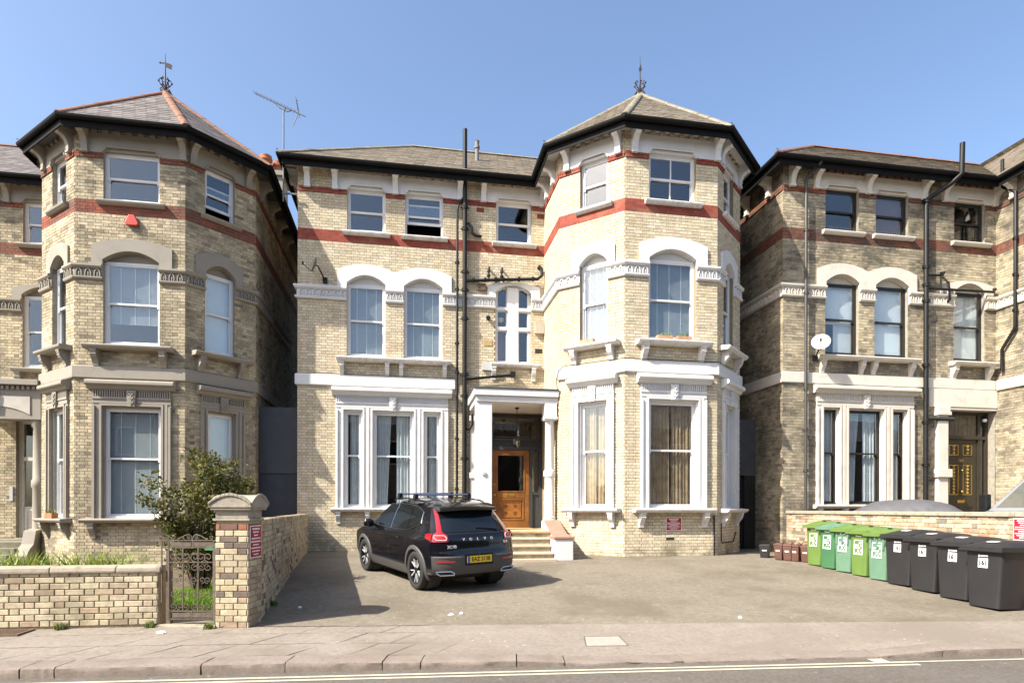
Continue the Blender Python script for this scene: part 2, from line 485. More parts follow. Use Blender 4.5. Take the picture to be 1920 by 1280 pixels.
def sill(H, F, u0, u1, zt, th, proj, mat, name='window_sill'):
    m = MB(); m.prism_u(F, [(-.13, zt + .03), (proj, zt), (proj + .012, zt - .02), (proj, zt - th * .55), (proj - .05, zt - th), (-.02, zt - th), (-.13, zt - th)], u0, u1)
    return m.build(name, mat, H)

def eave_bracket(H, F, u, mat, z=10.33, h=.54, w=.14, proj=.32):
    pr = [(0, z), (proj, z), (proj, z - .17), (proj - .02, z - .19)]
    for k in range(8):
        a = k / 7 * math.pi / 2; pr.append((.10 + (proj - .13) * (1 - math.sin(a)), z - .20 - (h - .28) * (1 - math.cos(a))))
    pr += [(.095, z - h + .03), (.06, z - h), (0, z - h)]
    m = MB(); m.prism_u(F, pr, u - w / 2, u + w / 2); m.fbox(F, u - w / 2 - .018, u + w / 2 + .018, 0, proj + .018, z - .075, z - .004)
    m.fbox(F, u - w / 2 - .01, u + w / 2 + .01, 0, .11, z - h - .02, z - h + .035)
    return m.build('eave_bracket', mat, H)

def gothic_row(m, F, u0, u1, zc, off):
    """row of small pointed arches in relief"""
    n = max(1, round((u1 - u0) / .17)); w = (u1 - u0) / n
    for k in range(n):
        uc = u0 + w * (k + .5); r = w * .36
        for sgn in (1, -1):
            pts = [(uc + sgn * r, zc - .085), (uc + sgn * r, zc - .01), (uc + sgn * r * .82, zc + .04), (uc + sgn * r * .45, zc + .075), (uc, zc + .095)]
            for (a, za), (b, zb) in zip(pts, pts[1:]):
                m.prism_o(F, [(a, za), (b, zb), (b - sgn * .022, zb - .006), (a - sgn * .022, za - .006)], off - .002, off + .042)
        m.fbox(F, uc - .010, uc + .010, off, off + .03, zc - .085, zc + .02)
        m.prism_o(F, [(uc - .035, zc - .01), (uc, zc - .04), (uc + .035, zc - .01), (uc, zc + .012)], off, off + .026)

def frieze(H, path, spans, mat):
    """capital band: sweep along plan path, ornament on given (face,u0,u1)"""
    m = MB()
    m.sweep(path, [(-.02, 6.86), (.022, 6.86), (.022, 7.05), (-.02, 7.05)])
    m.sweep(path, [(-.02, 7.052), (.06, 7.052), (.085, 7.08), (.10, 7.10), (.10, 7.145), (.03, 7.165), (-.02, 7.165)])
    m.sweep(path, [(-.02, 6.79), (.055, 6.80), (.07, 6.83), (.07, 6.858), (-.02, 6.858)])
    fz = m.build('carved_frieze', mat, H)
    g = MB()
    for f, a, b in spans:
        if b - a > .1: gothic_row(g, FR[f], a + .01, b - .01, 6.955, .022)
    tag(g.build('gothic_ornament', mat, fz, recalc=False), kind='stuff')
    return fz

def gf_surround(H, F, u0, u1, lights, mat, zsill=1.16, ztop=4.02, key=True):
    """ground-floor architrave with fluted frieze, cornice and keystone"""
    s = MB(); zt = 3.83
    s.fbox(F, u0, u1, 0, .05, zt + .06, ztop)
    edges = [u0] + [x for l in lights for x in l] + [u1]
    for a, b in zip(edges[::2], edges[1::2]):
        s.fbox(F, a, b, -.24, .035, zsill, zt + .058)
        wm = (b - a)
        if wm > .2:
            s.fbox(F, a + wm * .36, b - wm * .36, .035, .055, zsill, zt + .058)
        s.fbox(F, a + .0, a + min(.055, wm * .3), .035, .075, zsill, zt + .0) if a == u0 else None
        s.fbox(F, b - min(.055, wm * .3), b, .035, .075, zsill, zt + .0) if b == u1 else None
    for a, b in lights:
        s.fbox(F, a, b, -.24, .035, zt - .0, zt + .058)
        s.ring(F, a - .045, b + .045, zsill, zt + .05, .045, .035, .062, bottom=False)
        s.fbox(F, a, a + .04, -.2, -.02, zsill, zt - .002); s.fbox(F, b - .04, b, -.2, -.02, zsill, zt - .002); s.fbox(F, a + .04, b - .04, -.2, -.02, zt - .042, zt - .002)
    s.fbox(F, u0 - .01, u1 + .01, .05, .07, ztop - .03, ztop)
    so = s.build('window_surround', mat, H)
    fl = MB(); fl.fbox(F, u0, u1, 0, .02, ztop, 4.215); fl.fbox(F, u0, u1, .02, .064, ztop, ztop + .022); fl.fbox(F, u0, u1, .02, .064, 4.197, 4.215)
    n = int((u1 - u0) / .050)
    for k in range(n):
        u = u0 + (u1 - u0) * (k + .5) / n
        if key and abs(u - (u0 + u1) / 2) < .13: continue
        fl.fbox(F, u - .013, u + .013, .02, .062, ztop + .025, 4.195)
    tag(fl.build('fluted_band', mat, so, recalc=False), kind='stuff')
    co = MB(); pr = [(-.01, 4.215), (.09, 4.215), (.12, 4.25), (.13, 4.28), (.20, 4.31), (.215, 4.33), (.215, 4.385), (.19, 4.41), (.09, 4.44), (-.01, 4.44)]
    co.prism_u(F, pr, u0 - .10, u1 + .10)
    co.build('cornice', mat, so)
    if key:
        uc = (u0 + u1) / 2; k = MB()
        k.prism_o(F, [(uc - .075, 3.82), (uc + .075, 3.82), (uc + .105, 4.20), (uc - .105, 4.20)], .03, .105)
        for i in range(3):
            for sgn in (-1, 1):
                z = 3.88 + i * .1; k.prism_o(F, [(uc + sgn * .008, z), (uc + sgn * .055, z + .03), (uc + sgn * .06, z + .075), (uc + sgn * .02, z + .05)], .104, .125)
        k.fbox(F, uc - .012, uc + .012, .104, .12, 3.84, 4.16)
        k.build('keystone', mat, so)
    return so

def slate_field(poly, parent, mat, rng, w=.26, ex=.185, th=.014, name='slates'):
    """slates laid on a roof plane; poly[0]-poly[1] is the eave"""
    P = [Vector(p) for p in poly]; e = (P[1] - P[0]).normalized(); n = e.cross(P[2] - P[0]).normalized()
    if n.z < 0: n = -n
    s = n.cross(e); s = s if s.z > 0 else -s
    Q = [((p - P[0]).dot(e), (p - P[0]).dot(s)) for p in P]; vmax = max(q[1] for q in Q)
    def span(v):
        xs = []
        for (a, b), (c, d) in zip(Q, Q[1:] + Q[:1]):
            if (b - v) * (d - v) < 0: xs.append(a + (c - a) * (v - b) / (d - b))
        return (min(xs), max(xs)) if len(xs) > 1 else None
    m = MB(); cols = []; r = 0; v = .01
    while v < vmax - .02:
        sp = span(min(v + ex * .5, vmax - .005))
        if sp:
            u = sp[0] - (w / 2 if r % 2 else 0)
            while u < sp[1]:
                a, b = max(u + .003, sp[0]), min(u + w - .003, sp[1])
                if b - a > .03:
                    j = rng.uniform(-.004, .004); lo = v - .025 + j; hi = v + ex
                    q = lambda uu, vv, h: P[0] + e * uu + s * vv + n * h
                    t = th + rng.uniform(0, .006)
                    m.add([q(a, lo, t), q(b, lo, t), q(b, hi, t * .45), q(a, hi, t * .45), q(a, lo, 0), q(b, lo, 0)], [(0, 1, 2, 3), (0, 4, 5, 1)])
                    g = rng.uniform(.65, 1.3); cols += [g] * 6
                u += w
        v += ex; r += 1
    o = m.build(name, mat, parent, recalc=False)
    at = o.data.attributes.new('bc', 'FLOAT_COLOR', 'POINT'); at.data.foreach_set('color', [x for g in cols for x in (g, g, g, 1)])
    return tag(o, kind='stuff')

def slate_mat(name, col, moss, amt, th=(.45, .65)):
    if name in MATS: return MATS[name]
    t = NT(name); a = t.node('ShaderNodeAttribute', _attribute_name='bc').outputs[0]
    c = t.mix(1.0, a, col, 'MULTIPLY'); c = t.mix(t.ramp(t.noise(9, 5, .65), th[0], th[1], 0, amt), c, moss)
    t.bsdf(c, .65, 0, .35, t.noise(60, 4), .4, .006); MATS[name] = t.m
    return t.m

_tile = {}
def hip_tiles(parent, p, q, mat, name='hip_tile', r=.10, step=.40):
    key = (mat.name, name, r)
    if key not in _tile:
        m = MB(); n = 8; L = step + .03
        for x, rr in ((0, r + .005), (L, r)):
            for k in range(n + 1):
                a = math.pi * k / n; m.v.append((x, -rr * math.cos(a), rr * .75 * math.sin(a) - .02))
        m.f = [(k, k + 1, n + 2 + k, n + 1 + k) for k in range(n)] + [tuple(range(n, -1, -1))]; m.mi = [0] * len(m.f)
        o = m.build('t', mat, None, smooth=True, recalc=False, angle=50); _tile[key] = o.data; bpy.data.objects.remove(o)
    p, q = Vector(p), Vector(q); d = q - p; L = d.length; d.normalize()
    yv = Vector((0, 0, 1)).cross(d).normalized(); zv = d.cross(yv); k = int(L / step)
    for i in range(k + 1):
        t = min(i * step, L - step)
        o = obj(name, _tile[key], parent); j = rnd.uniform(-.004, .004)
        o.matrix_local = Matrix(((d.x, yv.x, zv.x, 0), (d.y, yv.y, zv.y, 0), (d.z, yv.z, zv.z, 0), (0, 0, 0, 1)))
        o.location = p + d * t + zv * (.005 + j)

def pipe(H, pts, r, collars=(), name='drainpipe', mat=None, cr=1.35):
    m = MB(); m.tube(pts, r, 12); o = m.build(name, mat or M_BLACK, H, smooth=True, angle=50)
    for x, y, z in collars:
        c = MB(); c.lathe([(r * 1.02, -.06), (r * cr, -.05), (r * cr, .0), (r * (cr + .12), .012), (r * (cr + .12), .035), (r * 1.02, .045)], (x, y, z), 12)
        c.fbox(WF, x - r * 2, x + r * 2, -y - .02, -y + .02, z - .03, z - .005)
        c.build('pipe_collar', mat or M_BLACK, o)
    return o

def build_house(hid, loc, rz, st):
    rng = random.Random(100 + hid)
    H = empty('brick_house', loc, rz, st['label'], 'house', None)
    T, WM = st['trim'], st['wm']
    fu = lambda l: l
    # ---- openings
    f2 = [(-5.49, -4.46), (-3.93, -2.89), (-1.40, -.37)]; f1 = [(-5.49, -4.46), (-3.96, -2.90), (-1.41, -.38)]
    f3 = [(-5.57, -5.06), (-4.80, -3.68), (-3.42, -2.94)]
    bays = {'L': (.60, 1.36), 'B': (.61, 1.84), 'K': (.48, 1.24)}
    gfs = {'L': (.58, 1.37, .40, 1.55), 'B': (.60, 1.90, .40, 2.11), 'K': (.53, 1.25, .37, 1.50)}
    ops = {k: [] for k in FR}
    for a, b in f2: ops['F'].append((a, b, 8.70, 9.93))
    for a, b in f1: ops['F'].append((a, b, 5.26, 7.53))
    ops['F'].append((-5.63, -2.88, 1.14, 3.88)); ops['F'].append(st['door'])
    for k, (a, b) in bays.items():
        ops[k] += [(a, b, 8.70, 9.93), (a, b, 5.26, 7.53)]
        g = gfs[k]; ops[k].append((g[0] - .05, g[1] + .05, 1.14, 3.88))
    # ---- walls: mortar shell with real openings and reveals
    m = MB()
    for k, F in FR.items():
        a, b = FLEN[k]
        for u0, u1, z0, z1 in clip_rects(a, b, -.35, WALLTOP, ops[k]):
            m.add([F.p(u0, -.006, z0), F.p(u1, -.006, z0), F.p(u1, -.006, z1), F.p(u0, -.006, z1)], [(0, 1, 2, 3)])
        for u0, u1, z0, z1 in ops[k]:
            q = [(u0, z0), (u1, z0), (u1, z1), (u0, z1)]
            for (ua, za), (ub, zb) in zip(q, q[1:] + q[:1]):
                m.add([F.p(ua, -.008, za), F.p(ub, -.008, zb), F.p(ub, -.30, zb), F.p(ua, -.30, za)], [(0, 1, 2, 3)])
    wall = m.build('wall', st['mortar'], H, recalc=False)
    # ---- bricks
    items = []
    for k in st['faces']:
        F = FR[k]; a, b = FLEN[k]
        Fs = Frame(F.p(a, 0, 0)[:2], (F.d.x, F.d.y))
        for (u0, u1, z0, z1, o) in brick_boxes(Fs, b - a, -.3, WALLTOP, [(x - a, y - a, c, d) for x, y, c, d in ops[k]], rng):
            zm = (z0 + z1) / 2
            if 8.40 < zm < 8.66:
                col = pick(st['red'], rng); o = o * .6
                if hid == 1: z1 = z0 + CR - .0005; u1 += .009; col = pick(st['red'][:1], rng); o = .002
            elif 9.65 < zm < 9.80: col = pick(st['red'], rng); o = .028
            else: col = pick(st['pal'], rng)
            items.append((Fs, u0, u1, z0, z1, o, col, k))
    def near(it):
        F, u0, u1, z0, z1 = it[:5]; x, y, z = F.p((u0 + u1) / 2, 0, (z0 + z1) / 2)
        return 0 if (it[7] in st['near'] and .15 < z0 < 1.02) else (1 if (it[7] in st['near'] and z0 >= 1.02) else 2)
    order = sorted(range(len(items)), key=lambda i: (near(items[i]), -(items[i][2] - items[i][1]) if False else 0, items[i][3]))
    single = set(order[:300])
    brick_mesh('brickwork', [items[i][:7] for i in range(len(items)) if i not in single], st['brick'], wall)['kind'] = 'stuff'
    for i in single:
        F, u0, u1, z0, z1, o, col, k = items[i]
        brick_obj(F, u0, u1, z0, z1, o, col, st['brick'], wall)
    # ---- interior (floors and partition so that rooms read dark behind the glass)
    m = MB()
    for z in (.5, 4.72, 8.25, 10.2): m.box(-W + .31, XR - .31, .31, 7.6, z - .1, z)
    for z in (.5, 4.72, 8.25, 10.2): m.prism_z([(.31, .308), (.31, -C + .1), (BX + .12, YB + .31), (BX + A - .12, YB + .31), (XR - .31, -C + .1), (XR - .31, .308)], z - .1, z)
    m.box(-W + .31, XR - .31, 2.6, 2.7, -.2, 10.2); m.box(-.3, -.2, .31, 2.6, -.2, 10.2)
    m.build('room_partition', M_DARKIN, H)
    # ---- string course, frieze, lintels, arches
    SP = [(-.01, 4.47), (.05, 4.47), (.06, 4.49), (.06, 4.745), (.03, 4.77), (-.01, 4.775)]
    if st['string_full']:
        MB().sweep(PATH[:3] + [(0, -.02)], SP).build('string_course', T, H)
        MB().sweep([(0, -.08), (0, -C), (BX, YB), (BX + A, YB), (XR, -C), (XR, DEEP)], SP).build('string_course', T, H)
    else:
        MB().sweep([(-W, DEEP), (-W, 0), (-2.55, 0)], SP).build('string_course', T, H)
        MB().sweep([(0, -C + .02), (0, -C), (BX, YB), (BX + A, YB), (XR, -C), (XR, DEEP)], SP).build('string_course', T, H)
    q = lambda f, u: FR[f].p(u, 0, 0)[:2]
    i1 = [(f1[0][0], f1[0][1]), (f1[1][0], f1[1][1]), (f1[2][0], f1[2][1])]
    frieze(H, [(-W, 6), (-W, 0), (i1[0][0] - .0, 0)], [('F', -W, i1[0][0])] + ([('S', DEEP - 4.5, DEEP)] if hid == 2 else []), T)
    frieze(H, [(i1[0][1], 0), (i1[1][0], 0)], [('F', i1[0][1], i1[1][0])], T)
    frieze(H, [(i1[1][1], 0), (i1[2][0], 0)], [('F', i1[1][1], i1[2][0])], T)
    frieze(H, [(i1[2][1], 0), (0, 0), (0, -C), q('L', bays['L'][0])], [('F', i1[2][1], -.05), ('R', .05, C), ('L', 0, bays['L'][0])], T)
    frieze(H, [q('L', bays['L'][1]), (BX, YB), q('B', bays['B'][0])], [('L', bays['L'][1], LL), ('B', 0, bays['B'][0])], T)
    frieze(H, [q('B', bays['B'][1]), (BX + A, YB), q('K', bays['K'][0])], [('B', bays['B'][1], A), ('K', 0, bays['K'][0])], T)
    frieze(H, [q('K', bays['K'][1]), (XR, -C), (XR, 3)], [('K', bays['K'][1], LL), ('Z', 0, 2)], T)
    zb, zs, zt, ii, it = 7.16, 7.62, 7.80, 7.28, 7.51
    xm = (f1[0][1] + f1[1][0]) / 2
    arch_surround(H, FR['F'], f1[0][0] - .25, xm - .001, *f1[0], zb, zs, zt, ii, it, T)
    arch_surround(H, FR['F'], xm + .001, f1[1][1] + .25, *f1[1], zb, zs, zt, ii, it, T)
    arch_surround(H, FR['F'], f1[2][0] - .23, f1[2][1] + .25, *f1[2], zb, zs - .16, zt - .22, ii, it, T)
    for k, (a, b) in bays.items(): arch_surround(H, FR[k], a - .24, b + (.29 if k == 'B' else .2), a, b, zb, zs, zt, ii, it, T)
    def lintel(F, spans, u0, u1):
        m = MB(); Z0 = 9.80
        edges = [u0] + [x for s in spans for x in s] + [u1]
        for a, b in zip(edges[::2], edges[1::2]): m.fbox(F, a, b, -.01, .035, Z0, 10.26)
        for a, b in spans:
            m.prism_o(F, [(a, 10.26), (a, Z0), (a + .002, Z0), (a + .10, 9.94), (b - .10, 9.94), (b - .002, Z0), (b, Z0), (b, 10.26)], -.01, .035)
            m.prism_o(F, [(a - .04, Z0 + .02), (a + .08, 9.955), (b - .08, 9.955), (b + .04, Z0 + .02), (b + .02, Z0 + .0), (b - .09, 9.925), (a + .09, 9.925), (a - .02, Z0)], .035, .055)
            m.fbox(F, a, b, -.30, -.011, 9.86, 9.96)
        m.build('lintel_panel', T, H)
        d = MB(); n = int((u1 - u0) / .23)
        for k in range(n):
            u = u0 + (u1 - u0) * (k + .5) / n; d.fbox(F, u - .055, u + .055, -.01, .075, 10.265, 10.325)
        tag(d.build('dentil_course', st['dentil'], H), kind='stuff')
    lintel(FR['F'], f2[:2], -5.73, -2.49); lintel(FR['F'], f2[2:], -1.70, -.04)
    lintel(FR['L'], [bays['L']], .32, 1.58); lintel(FR['B'], [bays['B']], .30, 2.33); lintel(FR['K'], [bays['K']], .23, 1.50)
    for u in (-6.52, -5.80, -4.20, -2.42, -1.76, -.06): eave_bracket(H, FR['F'], u, T)
    for k, us in (('R', (.55, 1.3)), ('L', (.25, 1.65)), ('B', (.23, 2.40 - .0)), ('K', (.16, 1.57)), ('Z', (.5, 1.6, 2.7, 3.8)), ('S', (DEEP - .6, DEEP - 1.7, DEEP - 2.8))):
        for u in us: eave_bracket(H, FR[k], u - (.02 if u > 2.35 and k == 'B' else 0), T)
    # ---- windows
    WN = st['win']
    def two(F, k, a, b):
        sill(H, F, a - .11, b + .13, 8.675, .10, .11, st['sill'])
        spec = WN.get('2' + k, {}); sash_window(H, F, a, b, 8.70, 9.86, WM, mid=9.27, **spec)
    for i, (a, b) in enumerate(f2): two(FR['F'], 'F%d' % i, a, b)
    for k, (a, b) in bays.items(): two(FR[k], k, a, b)
    for i, (a, b) in enumerate(f1):
        if i == 2 and st['stair']: continue
        MB().fbox(FR['F'], a, b, -.30, -.15, 7.27, 7.55).build('window_head', T, H)
        sash_window(H, FR['F'], a, b, 5.29, 7.28, WM, mid=6.29, **WN.get('1F%d' % i, {}))
    for k, (a, b) in bays.items():
        MB().fbox(FR[k], a, b, -.30, -.15, 7.27, 7.55).build('window_head', T, H)
        sash_window(H, FR[k], a, b, 5.29, 7.28, WM, mid=6.29, **WN.get('1' + k, {}))
        sill(H, FR[k], a - .34, b + .34 if k != 'K' else b + .4, 5.235, .10, .27, st['sill'])
        for u in (a - .13, b + .12): scroll_bracket(H, FR[k], u, .13, 5.134, .37, .22, st['sill'], 'sill_bracket')
    sill(H, FR['F'], -5.74, -2.68, 5.235, .10, .24, st['sill'])
    for u in (-5.61, -4.41, -4.03, -2.84): scroll_bracket(H, FR['F'], u, .11, 5.134, .37, .18, st['sill'], 'sill_bracket')
    if not st['stair']:
        sill(H, FR['F'], -1.58, -.14, 5.235, .10, .24, st['sill'])
        for u in (-1.45, -.30): scroll_bracket(H, FR['F'], u, .13, 5.134, .40, .18, st['sill'], 'sill_bracket')
    gf_surround(H, FR['F'], -5.77, -2.74, f3, T)
    for i, (a, b) in enumerate(f3): sash_window(H, FR['F'], a + .036, b - .036, 1.17, 3.79, WM, off=-.09, mid=2.59, fw=.035, **WN.get('0F%d' % i, {}))
    sill(H, FR['F'], -5.88, -2.62, 1.155, .09, .20, st['sill'])
    for u in (-5.70, -4.93, -3.55, -2.80): scroll_bracket(H, FR['F'], u, .11, 1.064, .33, .15, st['sill'], 'sill_bracket')
    for k, g in gfs.items():
        gf_surround(H, FR[k], g[2], g[3], [(g[0], g[1])], T)
        sash_window(H, FR[k], g[0] + .036, g[1] - .036, 1.17, 3.79, WM, off=-.09, mid=2.59, fw=.04, **WN.get('0' + k, {}))
        sill(H, FR[k], max(.13, g[2] - .2), g[3] + .17 if k != 'K' else g[3] + .26, 1.155, .09, .25, st['sill'])
        for u in (g[2] + .02, g[3] - .04): scroll_bracket(H, FR[k], u, .12, 1.064, .36, .20, st['sill'], 'sill_bracket')
    # ---- eaves: soffit, fascia, gutter
    MB().sweep(PATH, [(-.05, 10.335), (.34, 10.335), (.34, 10.36), (-.05, 10.36)]).build('soffit', st['soffit'], H)
    MB().sweep(PATH, [(.325, 10.17), (.35, 10.17), (.35, 10.42), (.325, 10.42)]).build('fascia', M_GUT, H)
    g = [(.352, 10.40)] + [(.415 - .062 * math.cos(math.pi * k / 6), 10.385 - .075 * math.sin(math.pi * k / 6)) for k in range(7)] + [(.478, 10.40), (.466, 10.40), (.415, 10.33), (.362, 10.40)]
    MB().sweep(PATH, g).build('gutter', M_GUT, H)
    # ---- roof
    E = .42; ZE = 10.40
    def mit(i):
        P = [Vector(p) for p in PATH]; n = []
        for a, b in ((i - 1, i), (i, i + 1)):
            d = (P[b] - P[a]).normalized(); n.append(Vector((d.y, -d.x)))
        v = P[i] + (n[0] + n[1]) / (1 + n[0].dot(n[1])) * E
        return (v.x, v.y, ZE)
    eFL, eI, e0, e1, e2, e3 = [mit(i) for i in range(1, 7)]
    eSB, eZB = (-W - E, DEEP, ZE), (XR + E, DEEP, ZE)
    apex = (BX + A / 2, -.9, 12.70); rl, rr = (-3.75, 3.0, 12.9), (apex[0] + .3, 3.0, 12.9); V = (apex[0], 2.72, 12.70); rb, ab = (-3.75, DEEP, 12.9), (apex[0], DEEP, 12.70)
    planes = [[eFL, eI, V, rr, rl], [eI, e0, apex, V], [e0, e1, apex], [e1, e2, apex], [e2, e3, apex], [e3, eZB, ab, apex], [eSB, eFL, rl, rb]]
    m = MB()
    for pl in planes: m.add(pl, [tuple(range(len(pl)))])
    m.add([eSB, eZB, ab, rb], [(0, 1, 2, 3)])
    roof = m.build('roof', st['deck'], H, recalc=False)
    for pl in planes: slate_field(pl, roof, st['slate'], rng)
    for p, r_ in ((e0, apex), (e1, apex), (e2, apex), (e3, apex), (eFL, rl)): hip_tiles(roof, p, r_, st['hip'])
    hip_tiles(roof, rl, rr, st['hip'], 'ridge_tile')
    # ---- finial with weather vane
    m = MB(); ax, ay, az = apex
    m.tube([(ax, ay, az), (ax, ay, az + 1.08)], [.028, .006], 8)
    m.lathe([(.05, az - .02), (.08, az + .04), (.03, az + .10), (.045, az + .16), (.02, az + .2)], (ax, ay, 0), 10)
    for k in range(6):
        a = k * math.pi / 3 + .3
        pts = [(ax + math.cos(a) * r, ay + math.sin(a) * r, az + z) for r, z in ((.02, .16), (.10, .20), (.16, .30), (.12, .38), (.07, .34))]
        m.tube(pts, .014, 5)
        m.lathe([(.0, -.03), (.03, 0), (0, .03)], pts[2], 6)
        pts = [(ax + math.cos(a + .5) * r, ay + math.sin(a + .5) * r, az + z) for r, z in ((.02, .14), (.09, .12), (.14, .05), (.12, .0))]
        m.tube(pts, .012, 5)
    if st.get('vane'):
        m.box(ax - .12, ax - .02, ay - .008, ay + .008, az + .80, az + .83); m.lathe([(0, -.03), (.03, 0), (0, .03)], (ax - .13, ay, az + .815), 6)
        m.prism_o(WF, [(ax + .0, az + .72), (ax + .17, az + .66), (ax + .15, az + .72), (ax + .18, az + .76), (ax + .15, az + .80), (ax, az + .84)], -ay - .008, -ay + .008)
    else:
        m.prism_o(WF, [(ax - .01, az + .62), (ax + .05, az + .72), (ax + .02, az + .86), (ax - .04, az + .74)], -ay - .008, -ay + .008)
    m.build('finial', pm('rusty_iron', (.045, .03, .028), .7, .4, 20), H)
    for p in (e0, e2, e3, eFL):
        c = MB(); c.tube([(p[0], p[1], p[2]), (p[0], p[1], p[2] + .09), (p[0] - .03, p[1], p[2] + .12), (p[0] - .05, p[1], p[2] + .09)], .008, 5); c.build('hip_iron', M_BLACK, H)
    return H
# ------------------------------------------------------------------ finishes of each house
WHITE = pm('white_masonry_paint', (.60, .59, .575), .62, .05, 3, 40, .12, .003, stain=(.45, .42, .37), sth=(.60, .85), ss=3.5)
SILLW = pm('worn_white_sill', (.60, .57, .54), .7, .1, 5, 60, .25, .004, stain=(.32, .27, .24), sth=(.50, .75), ss=9)
STONE = pm('taupe_masonry_paint', (.265, .235, .19), .7, .06, 3, 40, .15, .003, stain=(.13, .11, .09), sth=(.6, .85))
CREAM = pm('cream_masonry_paint', (.60, .545, .46), .68, .06, 3, 40, .15, .003, stain=(.36, .31, .25), sth=(.56, .8))
WWOOD = pm('white_joinery', (.68, .67, .66), .42, .03, 4, bstr=0)
BWOOD = pm('black_joinery', (.022, .02, .018), .45, .2, 5, bstr=0)
LINK = math.radians
common = dict(deck=pm('roof_felt', (.05, .05, .05), .9, .2))
S1 = dict(common, label='pale yellow brick villa with white trim, solid red bands and a white porch', trim=WHITE, sill=SILLW, wm=WWOOD, soffit=WHITE,
    brick=brick_mat('pale_stock_brick', (.34, .25, .13), .45, 1.3, (.50, .78), splash=.8), mortar=pm('lime_mortar', (.235, .18, .105), .95, .15, 12), dentil=pm('buff_dentil', (.36, .30, .21), .9, .3, 9),
    pal=[(.66, (.545, .470, .345)), (.22, (.515, .44, .31)), (.12, (.575, .505, .385))], red=[(1, (.245, .058, .042)), (.3, (.22, .05, .04))],
    faces='FRLBKZ'.replace('Z', ''), near='B', door=(-1.56, -.012, .58, 3.868), string_full=False, stair=True,
    slate=slate_mat('mossy_slate', (.155, .125, .095), (.26, .22, .13), .65), hip=pm('weathered_grey_tile', (.20, .175, .13), .85, .25, 9, 40, .4, .01, stain=(.12, .10, .06)),
    win={'2F0': dict(inner=None), '2F1': dict(lift=.33), '2F2': dict(), '1F0': dict(inner='venetian'), '1F1': dict(inner='venetian'), '1L': dict(inner='venetian'), '1B': dict(inner='venetian'), '1K': dict(inner='venetian'),
         '0F0': dict(inner='netside'), '0F1': dict(inner='net'), '0F2': dict(inner='netside'), '0L': dict(inner='tan'), '0B': dict(inner='tan'), '0K': dict(inner='tan'), '2B': dict(bars=1)})
S0 = dict(common, label='weathered yellow brick villa with taupe stone trim and slate turret roof', trim=STONE, sill=STONE, wm=WWOOD, soffit=pm('grey_soffit', (.10, .10, .11), .6),
    brick=brick_mat('grimy_stock_brick', (.085, .075, .058), .80, 1.1, (.40, .70)), mortar=pm('grey_mortar', (.27, .24, .19), .95, .2, 12), dentil=STONE,
    pal=[(.60, (.51, .43, .295)), (.28, (.45, .375, .25)), (.09, (.32, .265, .18)), (.03, (.22, .18, .13))], red=[(.7, (.27, .075, .042)), (.3, (.20, .06, .04))],
    faces='FRLBKZ', near='BK', door=(-1.56, -.012, .58, 3.868), string_full=False, stair=False, vane=True,
    slate=slate_mat('blue_grey_slate', (.145, .122, .112), (.22, .20, .17), .35), hip=pm('terracotta_ridge', (.20, .095, .058), .85, .2, 8, 40, .3, .006, stain=(.13, .085, .06)),
    win={'1B': dict(inner='half'), '1F2': dict(), '1L': dict(), '1K': dict(inner='roller'), '0B': dict(inner='venetian'), '0L': dict(inner='venetian'), '0K': dict(inner='rollhalf'), '2K': dict(lift=.2), '2B': dict()})
S2 = dict(common, label='soot stained brick villa with cream trim and black window frames', trim=CREAM, sill=CREAM, wm=BWOOD, soffit=pm('dark_soffit', (.05, .045, .04), .8),
    brick=brick_mat('sooty_stock_brick', (.055, .05, .042), .85, .85, (.33, .66)), mortar=pm('grey_mortar', (.27, .24, .19)), dentil=pm('brown_dentil', (.16, .075, .045), .9, .3, 9),
    pal=[(.6, (.52, .44, .31)), (.28, (.44, .37, .25)), (.12, (.30, .255, .18))], red=[(.7, (.29, .09, .042)), (.3, (.20, .06, .04))],
    faces='FRLBS', near='R', door=(-1.62, -.012, .35, 3.90), string_full=True, stair=False,
    slate=slate_mat('mossy_slate', (.155, .125, .095), (.26, .22, .13), .65), hip=pm('terracotta_ridge', (.20, .095, .058)),
    win={'2F0': dict(), '2F1': dict(inner='brown'), '2F2': dict(), '1F0': dict(inner='rollhalf'), '1F1': dict(inner='roller'), '1F2': dict(inner='roller'), '0F0': dict(inner='netside'), '0F1': dict(inner='net'), '0F2': dict(inner='netside')})
HLOC = [(-12.119, 17.006, -.265), (.907, 17.461, 0), (13.997, 17.607, .111)]
HROT = [.175, .169, .169]
H0 = build_house(0, HLOC[0], HROT[0], S0)
H1 = build_house(1, HLOC[1], HROT[1], S1)
H2 = build_house(2, HLOC[2], HROT[2], S2)
FF, FB, FK, FRR = FR['F'], FR['B'], FR['K'], FR['R']
def at_house(h, x, y, z):
    a = HROT[h]; l = HLOC[h]
    return (l[0] + x * math.cos(a) - y * math.sin(a), l[1] + x * math.sin(a) + y * math.cos(a), l[2] + z)

